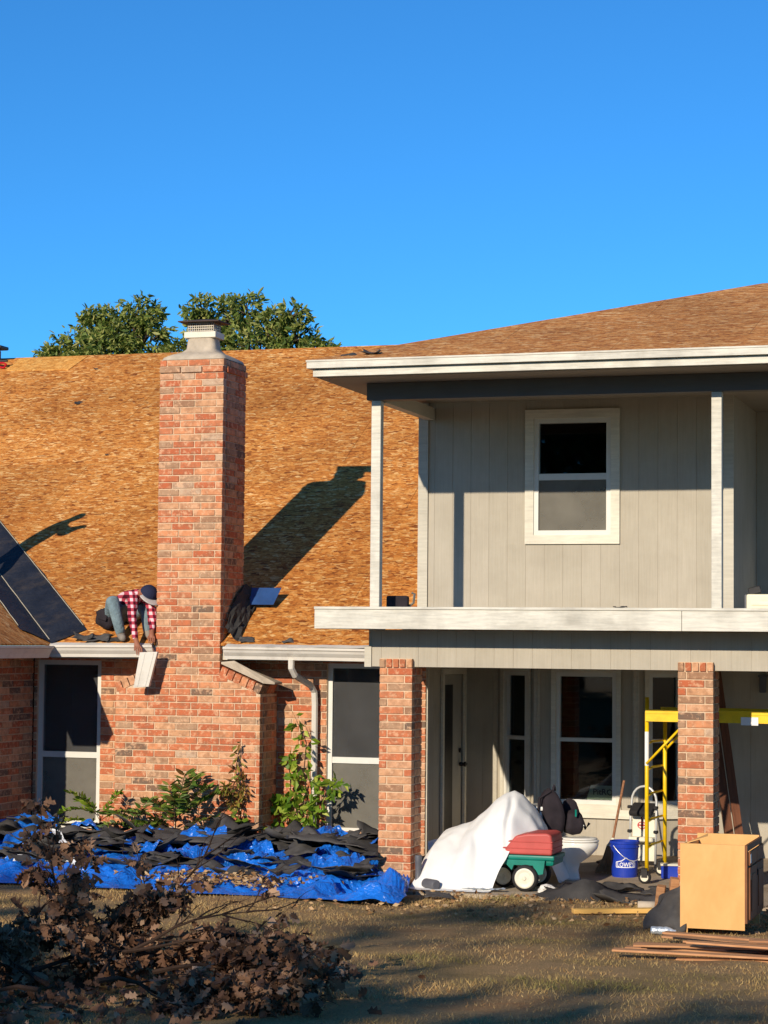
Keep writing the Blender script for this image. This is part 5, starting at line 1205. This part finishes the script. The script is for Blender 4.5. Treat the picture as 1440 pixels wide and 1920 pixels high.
# ------------------------------------------------------------------ plants by the wall
def vine(label, base, paths, nleaf, size, mat, shape, spread=0.07, name='climbing_vine', hang=0.5, group=None):
    t = thing(name, label, 'vine', base, 0, group); st_ = MB(); P, N = [], []
    for p in paths:
        st_.tube(p, [0.006]*(len(p)-1)+[0.002], 5)
        pv = np.array(p, float); L = len(pv)-1
        m = nleaf//len(paths); f = rng.uniform(0.05, 1, m)*L; i = np.minimum(f.astype(int), L-1); q = (f-i)[:,None]
        c = pv[i]*(1-q)+pv[i+1]*q; d = unit(m); d[:,1] = -np.abs(d[:,1])*0.8; d[:,2] -= hang
        P.append(c + d*np.array([1,0.5,0.6])*spread*rng.uniform(0.1,1,(m,1))); N.append(d)
    ob('stem', st_, M['twig'], t)
    P = np.concatenate(P); N = np.concatenate(N)
    leaf_cloud('foliage', P, N, size*rng.uniform(0.7, 1.3, len(P)), mat, t, shape)
    return t
vine('reddish drooping vine climbing the sunlit chimney front', (-2.24, 1.93, 0.02), [[(0,0,0.3),(0.02,-0.02,0.6),(-0.02,-0.02,0.95),(0.02,-0.01,1.27)], [(0,0,0.3),(0.08,-0.03,0.65),(0.05,-0.02,0.9)], [(0,0,0.5),(-0.12,-0.03,0.78),(-0.16,-0.03,0.72)]], 190, 0.085, m_leaf('turning_leaves', [(0, S(110,70,34)), (0.35, S(150,112,50)), (0.7, S(140,140,58)), (1, S(96,116,44))], 0.6, 0.2), 'long', 0.07)
vine('round-leaved green vine on the shaded side of the chimney base', (-1.82, 2.42, 0.05), [[(-0.02,0,0.3),(0.03,-0.02,0.7),(0.0,-0.02,1.0),(0.02,-0.02,1.12)], [(0.02,-0.02,0.5),(-0.12,-0.05,0.6),(-0.1,-0.05,0.3)]], 90, 0.085, M['vine'], 'round', 0.06)
vine('tall bright green vine growing up the white downspout', (-1.58, 2.34, 0.02), [[(0,0,0),(0.05,-0.03,0.5),(-0.02,-0.05,0.9),(0.0,-0.03,1.25),(-0.14,-0.05,1.55)], [(0.02,-0.04,0.1),(0.1,-0.08,0.5),(0.05,-0.05,1.0)], [(0.05,-0.05,0.4),(0.22,-0.10,0.62),(0.34,-0.10,0.80),(0.42,-0.10,0.83)], [(0.0,-0.03,0.2),(-0.1,-0.06,0.5),(-0.12,-0.05,0.9)], [(0.02,-0.05,0.1),(-0.08,-0.1,0.3),(0.1,-0.1,0.5)]], 330, 0.105, M['vine'], 'diamond', 0.11)

def frond_plant(label, base, fronds, mat, lsize, name='sapling'):
    """stems with paired leaflets"""
    t = thing(name, label, 'plant', base, 0, 'weeds along the chimney foot'); st_ = MB(); P, N = [], []
    for (az, el, L, drp, z0) in fronds:
        d = Vector((math.cos(az)*math.cos(el), math.sin(az)*math.cos(el), math.sin(el))); pts = []
        for k in range(9):
            f = k/8; pts.append(Vector((0,0,z0)) + d*L*f + Vector((0,0,-drp*L*f*f)))
        st_.tube([(0,0,0), (0,0,z0)] if z0 > 0.02 else [(0,0,0),(0,0,0.01)], 0.007, 5); st_.tube(pts, 0.004, 4)
        side = d.cross(Vector((0,0,1))).normalized()
        for k in range(1, 18):
            f = k/17; i = min(7, int(f*8)); p = pts[i].lerp(pts[i+1], f*8-i) if i < 8 else pts[8]
            for s_ in (-1, 1):
                if f > 0.12: P.append(p[:]); N.append((side*s_*0.9 + d*0.55 + Vector((0,0,random.uniform(-0.35,0.15))))[:])
    ob('stem', st_, M['twig'], t)
    leaf_cloud('foliage', P, N, lsize*rng.uniform(0.75, 1.2, len(P)), mat, t, 'long', 0.3)
    return t
R_ = random.Random(3)
frond_plant('dark green feathery sapling in front of the chimney base', (-2.82, 1.55, 0.16), [(a, e, L*1.25, 0.25, z+0.05) for a, e, L, z in ((0.2,0.5,0.55,0.1),(-0.3,0.9,0.6,0.2),(2.6,0.7,0.5,0.15),(3.1,0.35,0.5,0.1),(-1.2,0.8,0.45,0.2),(1.2,1.1,0.55,0.25),(-2.4,0.6,0.5,0.12),(0.0,0.2,0.5,0.05),(3.4,0.1,0.45,0.2),(-0.7,1.25,0.55,0.25),(0.5,0.8,0.5,0.2),(2.2,1.0,0.5,0.2))], M['sap'], 0.13)
frond_plant('pale arching weed in front of the shaded brick window', (-3.75, 1.60, 0.18), [(3.0,0.45,0.62,0.5,0.15),(2.6,0.8,0.6,0.4,0.2),(-2.8,0.6,0.52,0.5,0.25),(0.4,0.7,0.5,0.5,0.2),(3.3,0.9,0.6,0.35,0.25),(0.9,1.1,0.5,0.3,0.2)], M['vine'], 0.10, 'weed')
frond_plant('reddish feathery weed low beside the dark sapling', (-3.28, 1.45, 0.18), [(0.4,0.35,0.5,0.4,0.1),(2.8,0.6,0.5,0.4,0.2),(-2.2,0.5,0.42,0.4,0.15),(1.4,0.9,0.5,0.3,0.2)], M['sap'], 0.10, 'weed')
frond_plant('small bright leafy weed by the chimney corner', (-1.95, 1.40, 0.26), [(0.1,0.5,0.32,0.3,0.05),(2.9,0.6,0.3,0.3,0.08),(-1.4,0.9,0.28,0.3,0.08)], M['vine'], 0.085, 'weed')

# ------------------------------------------------------------------ cut oak branches in front
def branch(label, base, az, el, L, nleaf, seed, lift=0.25, lsz=0.082):
    rr = random.Random(seed); t = thing('dead_branch', label, 'branch', base, 0, 'cut oak branches with dead leaves')
    d = Vector((math.cos(az)*math.cos(el), math.sin(az)*math.cos(el), math.sin(el))); st_ = MB(); segs = []
    def grow(p, d, L, r0, depth):
        n = 6; pts = [p]; dd = d.copy()
        for k in range(n):
            dd = (dd + Vector((rr.uniform(-.28,.28), rr.uniform(-.28,.28), rr.uniform(-.26,.2)))).normalized()
            q = pts[-1] + dd*L/n
            if q.z < 0.02: q.z = 0.02 + rr.random()*0.02
            pts.append(q)
        st_.tube(pts, [r0*(1-0.8*k/n) for k in range(n+1)], 6 if depth < 1 else 4)
        for a, b_ in zip(pts[:-1], pts[1:]): segs.append((a, b_, depth))
        if depth < 2:
            for k in range(2, n+1):
                for s_ in range(2 if depth == 0 else 1):
                    sd = (dd + Vector((rr.uniform(-1,1), rr.uniform(-1,1), rr.uniform(-.4,.9)))*0.9).normalized()
                    grow(pts[k].copy(), sd, L*rr.uniform(0.25, 0.5), r0*0.42, depth+1)
    grow(Vector((0,0,lift)), d, L, 0.016, 0)
    ob('stem', st_, M['twig'], t)
    cand = [s for s in segs if s[2] >= 1]
    P, N = [], []
    tips = rr.sample(cand, min(len(cand), max(6, nleaf//9)))
    for k in range(nleaf):
        a, b_, _ = tips[k % len(tips)]; f = rr.random(); p = a.lerp(b_, f)
        dv = Vector((rr.gauss(0,1), rr.gauss(0,1), rr.gauss(-0.9,0.7))).normalized(); P.append((p + dv*0.03)[:]); N.append(dv[:])
    leaf_cloud('dead_leaves', P, N, lsz*np.random.default_rng(seed).uniform(0.65, 1.25, len(P)), M['leafd'], t, 'oak', 0.5)
    return t
BR = [  # base x, y, azimuth, elevation, length, leaves
    (0.75,-8.3, 2.7,0.20,1.0,460), (1.2,-8.4, 0.5,0.24,1.0,420), (0.55,-9.0, 2.9,0.16,1.0,520), (1.4,-9.2, 2.3,0.22,0.95,520), (1.1,-9.6, 3.0,0.2,0.9,520),
    (1.85,-9.5, 0.9,0.25,0.8,420), (0.9,-9.0, 1.8,0.25,0.9,520), (1.7,-8.4, 0.1,0.26,0.9,360), (0.35,-8.2, 2.4,0.18,0.9,400), (1.75,-10.0, 2.8,0.25,0.9,460), (0.75,-7.7, 1.7,0.50,0.75,130), (0.6,-9.5, 3.2,0.2,0.9,500), (2.1,-8.9, 0.2,0.22,0.75,300),
    (1.3,-10.1, 2.4,0.2,0.9,480), (0.1,-8.7, 2.6,0.2,0.9,460), (1.05,-8.8, 0.9,0.3,0.9,460), (1.5,-8.8, 2.0,0.25,0.9,460)]
WH = ['bare dark stem rising highest, tufted with leaves', 'long stem reaching over the open lawn', 'low leafy stem deep in the pile', 'broad stem carrying dense curled leaves', 'flat stem pressed down at the pile foot', 'thin side stem fanning out on the grass', 'upright stem in the thick of the pile', 'sparse outer stem with a few hanging leaves', 'stem trailing towards the blue tarp', 'lowest stem lying half in the grass', 'forked stem standing up before the tarp', 'stem buried under other leafy stems', 'short outer stem with clustered leaves', 'stem on the street side of the pile foot', 'far end stem of the pile beside the tarp corner', 'arching stem over the middle of the pile', 'thick stem crossing under the arching one']
for k, (x, y, az, el, L, n_) in enumerate(BR):
    branch('cut oak branch with brown dead leaves, ' + ' '.join(WH[k].split()[:9]), (x-0.42, y, gz(y)+0.02), az, el, L, int(n_*1.35), 40+k, 0.05+0.11*((k*7) % 4)/3)
for k, (x, y, az, el, L, n_, wh) in enumerate(((0.55,-7.9,0.5,0.42,1.0,45,'slender bare stem angled towards the brick column'), (0.25,-8.0,1.9,0.62,0.85,60,'slender stem with a leaf tuft rising before the chimney plants'), (0.95,-8.3,0.2,0.42,0.9,50,'thin forked stem reaching over open grass'))):
    branch('mostly bare cut oak branch, ' + wh, (x, y, gz(y)+0.02), az, el, L, n_, 80+k, 0.12)
n = 900
lx = rng.normal(size=n)*0.7 + 0.7; ly = rng.normal(size=n)*1.1 - 9.2
o = leaf_cloud('fallen_leaves', np.stack([lx, ly, [gz(b)+0.015 for b in ly] + rng.uniform(0, 0.04, n)], 1), unit(n)*np.array([1,1,0.3]), 0.09*rng.uniform(0.6,1.1,n), M['leafd'], None, 'oak', kind='stuff'); o['label'] = 'loose dead oak leaves fallen around the cut branches'; o['category'] = 'leaves'

# ------------------------------------------------------------------ people
def person(label, J, E, mats, loc=(0,0,0), name='person'):
    """J: joint -> (pos, radius); E: list of (a, b, material index); one skinned body"""
    names = list(J); me = bpy.data.meshes.new(name)
    me.from_pydata([J[k][0] for k in names], [(names.index(a), names.index(b_)) for a, b_, _ in E], []); me.update()
    o = bpy.data.objects.new(name, me); COL.objects.link(o)
    o.modifiers.new('skin', 'SKIN').use_smooth_shade = True
    for i, k in enumerate(names):
        sv = me.skin_vertices[0].data[i]; rr = J[k][1]; sv.radius = rr if isinstance(rr, tuple) else (rr, rr); sv.use_root = (k == 'pelvis')
    sd = o.modifiers.new('sub', 'SUBSURF'); sd.levels = 2; sd.render_levels = 2
    dg = bpy.context.evaluated_depsgraph_get(); nm = bpy.data.meshes.new_from_object(o.evaluated_get(dg)); bpy.data.objects.remove(o)
    nm.name = name; nm.materials.clear()
    for m_ in mats: nm.materials.append(m_)
    segs = [(Vector(J[a][0]), Vector(J[b_][0]), mi) for a, b_, mi in E]
    for p in nm.polygons:
        c = p.center; best = (9, 0)
        for a, b_, mi in segs:
            ab = b_-a; t_ = max(0, min(1, (c-a).dot(ab)/max(1e-9, ab.length_squared))); d_ = (a+ab*t_-c).length
            if d_ < best[0]: best = (d_, mi)
        p.material_index = best[1]; p.use_smooth = True
    root = thing(name, label, 'person', loc)
    bo = bpy.data.objects.new('body', nm); COL.objects.link(bo); bo.parent = root
    bo.location = (-loc[0], -loc[1], -loc[2])
    return root
def hand(J, E, side, wrist, palm, dirv, across, skin):
    w = 'palm'+side; J[w] = (palm, 0.026); E.append(('wr'+side, w, skin)); d = Vector(dirv).normalized(); a = Vector(across).normalized()
    for k, (o_, L) in enumerate(((-0.030,0.075), (-0.010,0.085), (0.010,0.08), (0.030,0.065))):
        b0 = Vector(palm)+a*o_+d*0.03; m1 = b0+d*L*0.55; m2 = m1 + (d*0.5 + Vector((0,0,-1))*0.5).normalized()*L*0.5
        for nm_, p, r_ in (('a', b0, 0.010), ('b', m1, 0.009), ('c', m2, 0.007)): J[f'f{side}{k}{nm_}'] = (tuple(p), r_)
        E += [(w, f'f{side}{k}a', skin), (f'f{side}{k}a', f'f{side}{k}b', skin), (f'f{side}{k}b', f'f{side}{k}c', skin)]
    b0 = Vector(palm)-a*0.035; m2 = b0-a*0.015+d*0.05
    J[f't{side}a'] = (tuple(b0), 0.011); J[f't{side}b'] = (tuple(m2), 0.008); E += [(w, f't{side}a', skin), (f't{side}a', f't{side}b', skin)]
MT = [M['plaid'], M['jeans'], M['skin'], M['shoe'], M['fabric']]
J = dict(pelvis=((-3.90,2.36,2.70),(0.15,0.13)), spine=((-3.80,2.28,2.84),(0.15,0.13)), chest=((-3.62,2.16,2.93),(0.17,0.14)), neck=((-3.47,2.06,2.93),0.062), skull=((-3.385,2.00,2.90),(0.085,0.09)), face=((-3.35,1.965,2.85),0.068),
    shL=((-3.57,2.02,2.90),0.075), elL=((-3.555,1.93,2.68),0.056), wrL=((-3.47,1.86,2.40),0.033),
    shR=((-3.52,2.24,2.88),0.075), elR=((-3.37,2.14,2.66),0.052), wrR=((-3.33,1.99,2.49),0.032),
    hipL=((-3.92,2.24,2.66),0.105), knL=((-3.80,1.93,2.86),0.080), anL=((-3.735,2.03,2.48),0.062), heL=((-3.735,2.05,2.44),0.050), toL=((-3.65,1.92,2.405),0.042),
    hipR=((-3.84,2.44,2.66),0.105), knR=((-3.50,2.20,2.76),0.078), anR=((-3.43,2.10,2.50),0.060), heR=((-3.42,2.10,2.46),0.048), toR=((-3.33,1.99,2.41),0.042))
E = [('pelvis','spine',0),('spine','chest',0),('chest','neck',0),('neck','skull',2),('skull','face',2),('chest','shL',0),('shL','elL',0),('elL','wrL',0),('chest','shR',0),('shR','elR',0),('elR','wrR',0),
    ('pelvis','hipL',1),('hipL','knL',1),('knL','anL',1),('anL','heL',3),('heL','toL',3),('pelvis','hipR',1),('hipR','knR',1),('knR','anR',1),('anR','heR',3),('heR','toR',3)]
hand(J, E, 'L', None, (-3.43,1.83,2.33), (0.35,-0.2,-0.8), (0.9,0.3,0.3), 2); hand(J, E, 'R', None, (-3.31,1.95,2.44), (0.2,-0.6,-0.6), (0.9,0.2,0), 2)
wk = person('person in red plaid shirt, jeans and cap crouching on the roof edge, reaching down', J, E, MT, (-3.72, 2.05, 2.38))
def cap_mesh(c, fwd, upv, r):
    f = Vector(fwd).normalized(); u = (Vector(upv) - f*Vector(upv).dot(f)).normalized(); s_ = f.cross(u); c = Vector(c); m = MB()
    m.grid(lambda a, b_: c + (f*math.cos(a*2*math.pi) + s_*math.sin(a*2*math.pi))*r*math.cos(b_*math.pi/2)*1.04 + u*r*1.0*math.sin(b_*math.pi/2), 20, 7); bm2 = MB()
    bm2.grid(lambda a, b_: c + (f*math.cos((a-.5)*2.4) + s_*math.sin((a-.5)*2.4))*(r*1.03 + b_*r*0.75*math.cos((a-.5)*2.0)) - u*0.012*b_, 12, 4); return m, bm2
cm, bm2 = cap_mesh((-3.375,1.99,2.915), (0.55,-0.45,-0.65), (0.45,-0.15,0.8), 0.102)
lp_ = Vector((3.72,-2.05,-2.38))
ob('cap', cm, M['cap'], wk, smooth=True, loc=lp_); ob('cap_brim', bm2, M['brim'], wk, smooth=True, loc=lp_, solid=0.006)
tbg = thing('tool_pouch', 'black leather tool pouch hanging behind the crouching worker', 'tool pouch', (-4.02, 2.20, 2.52), 0.0)
ob('pouch', lump(0.12, 0.11, 0.26, 6.6, 0.1, 18, 10, 0.25), M['fabric'], tbg, smooth=True, rot=(0, 0.35, 0)); ob('flap', MB().box(-0.06, 0.05, -0.125, -0.11, 0.10, 0.22, 0.006), M['fabric'], tbg, rot=(0,0.3,0))
# the offcut in the worker's hand
pc = thing('downspout_offcut', 'white metal downspout offcut held over the gutter by the worker', 'offcut', (-3.31, 1.75, 2.06), 0.0)
ob('channel', MB().prism([(-0.058,0,0.195),(0.155,0,0.203),(0.055,0,-0.185),(-0.128,0,-0.20)], (0,0.045,0)), M['gutter'], pc)
for q_ in ([(-0.01,-0.004,0.19),(0.01,-0.004,0.19),(-0.075,-0.004,-0.185),(-0.09,-0.004,-0.185)], [(0.10,-0.004,0.195),(0.115,-0.004,0.195),(0.02,-0.004,-0.18),(0.005,-0.004,-0.18)]): ob('rib', MB().prism(q_, (0,0.0035,0)), M['gutter'], pc)
# second worker, standing on the wing roof beyond the frame: his shadow falls on the sheathing
wx, wy = -6.35, 2.15; wz = zw(wx)
A = lambda x, y, z: (wx+x, wy+y, wz+z)
J2 = dict(pelvis=(A(0,0,0.86),(0.16,0.13)), spine=(A(0.06,0.05,1.08),(0.15,0.12)), chest=(A(0.16,0.10,1.30),(0.18,0.13)), neck=(A(0.24,0.14,1.46),0.06), skull=(A(0.32,0.18,1.58),0.095), face=(A(0.38,0.18,1.54),0.07),
    shL=(A(0.20,-0.05,1.36),0.07), elL=(A(0.34,-0.02,1.20),0.06), wrL=(A(0.42,0.10,1.26),0.05), shR=(A(0.18,0.28,1.36),0.07), elR=(A(0.36,0.16,1.24),0.055), wrR=(A(0.42,0.16,1.28),0.05),
    hipL=(A(0,-0.1,0.82),0.10), knL=(A(0.12,-0.14,0.45),0.075), anL=(A(0.10,-0.14,0.02),0.055), toL=(A(0.24,-0.20,-0.10),0.042), hipR=(A(0,0.1,0.82),0.10), knR=(A(-0.05,0.12,0.48),0.075), anR=(A(-0.12,0.14,0.14),0.055), toR=(A(0.0,0.10,0.03),0.042))
E2 = [('pelvis','spine',0),('spine','chest',0),('chest','neck',0),('neck','skull',2),('skull','face',2),('chest','shL',0),('shL','elL',0),('elL','wrL',0),('chest','shR',0),('shR','elR',0),('elR','wrR',0),('pelvis','hipL',1),('hipL','knL',1),('knL','anL',1),('anL','toL',3),('pelvis','hipR',1),('hipR','knR',1),('knR','anR',1),('anR','toR',3)]
hand(J2, E2, 'L', None, A(0.48,0.12,1.29), (0.9,0.2,0.3), (0,1,0), 2); hand(J2, E2, 'R', None, A(0.48,0.18,1.31), (0.9,0.0,0.3), (0,1,0), 2)
person('person in dark clothes standing on the wing roof holding a tool out', J2, E2, [M['fabric'], M['jeans'], M['skin'], M['shoe'], M['fabric']], (wx, wy, wz))
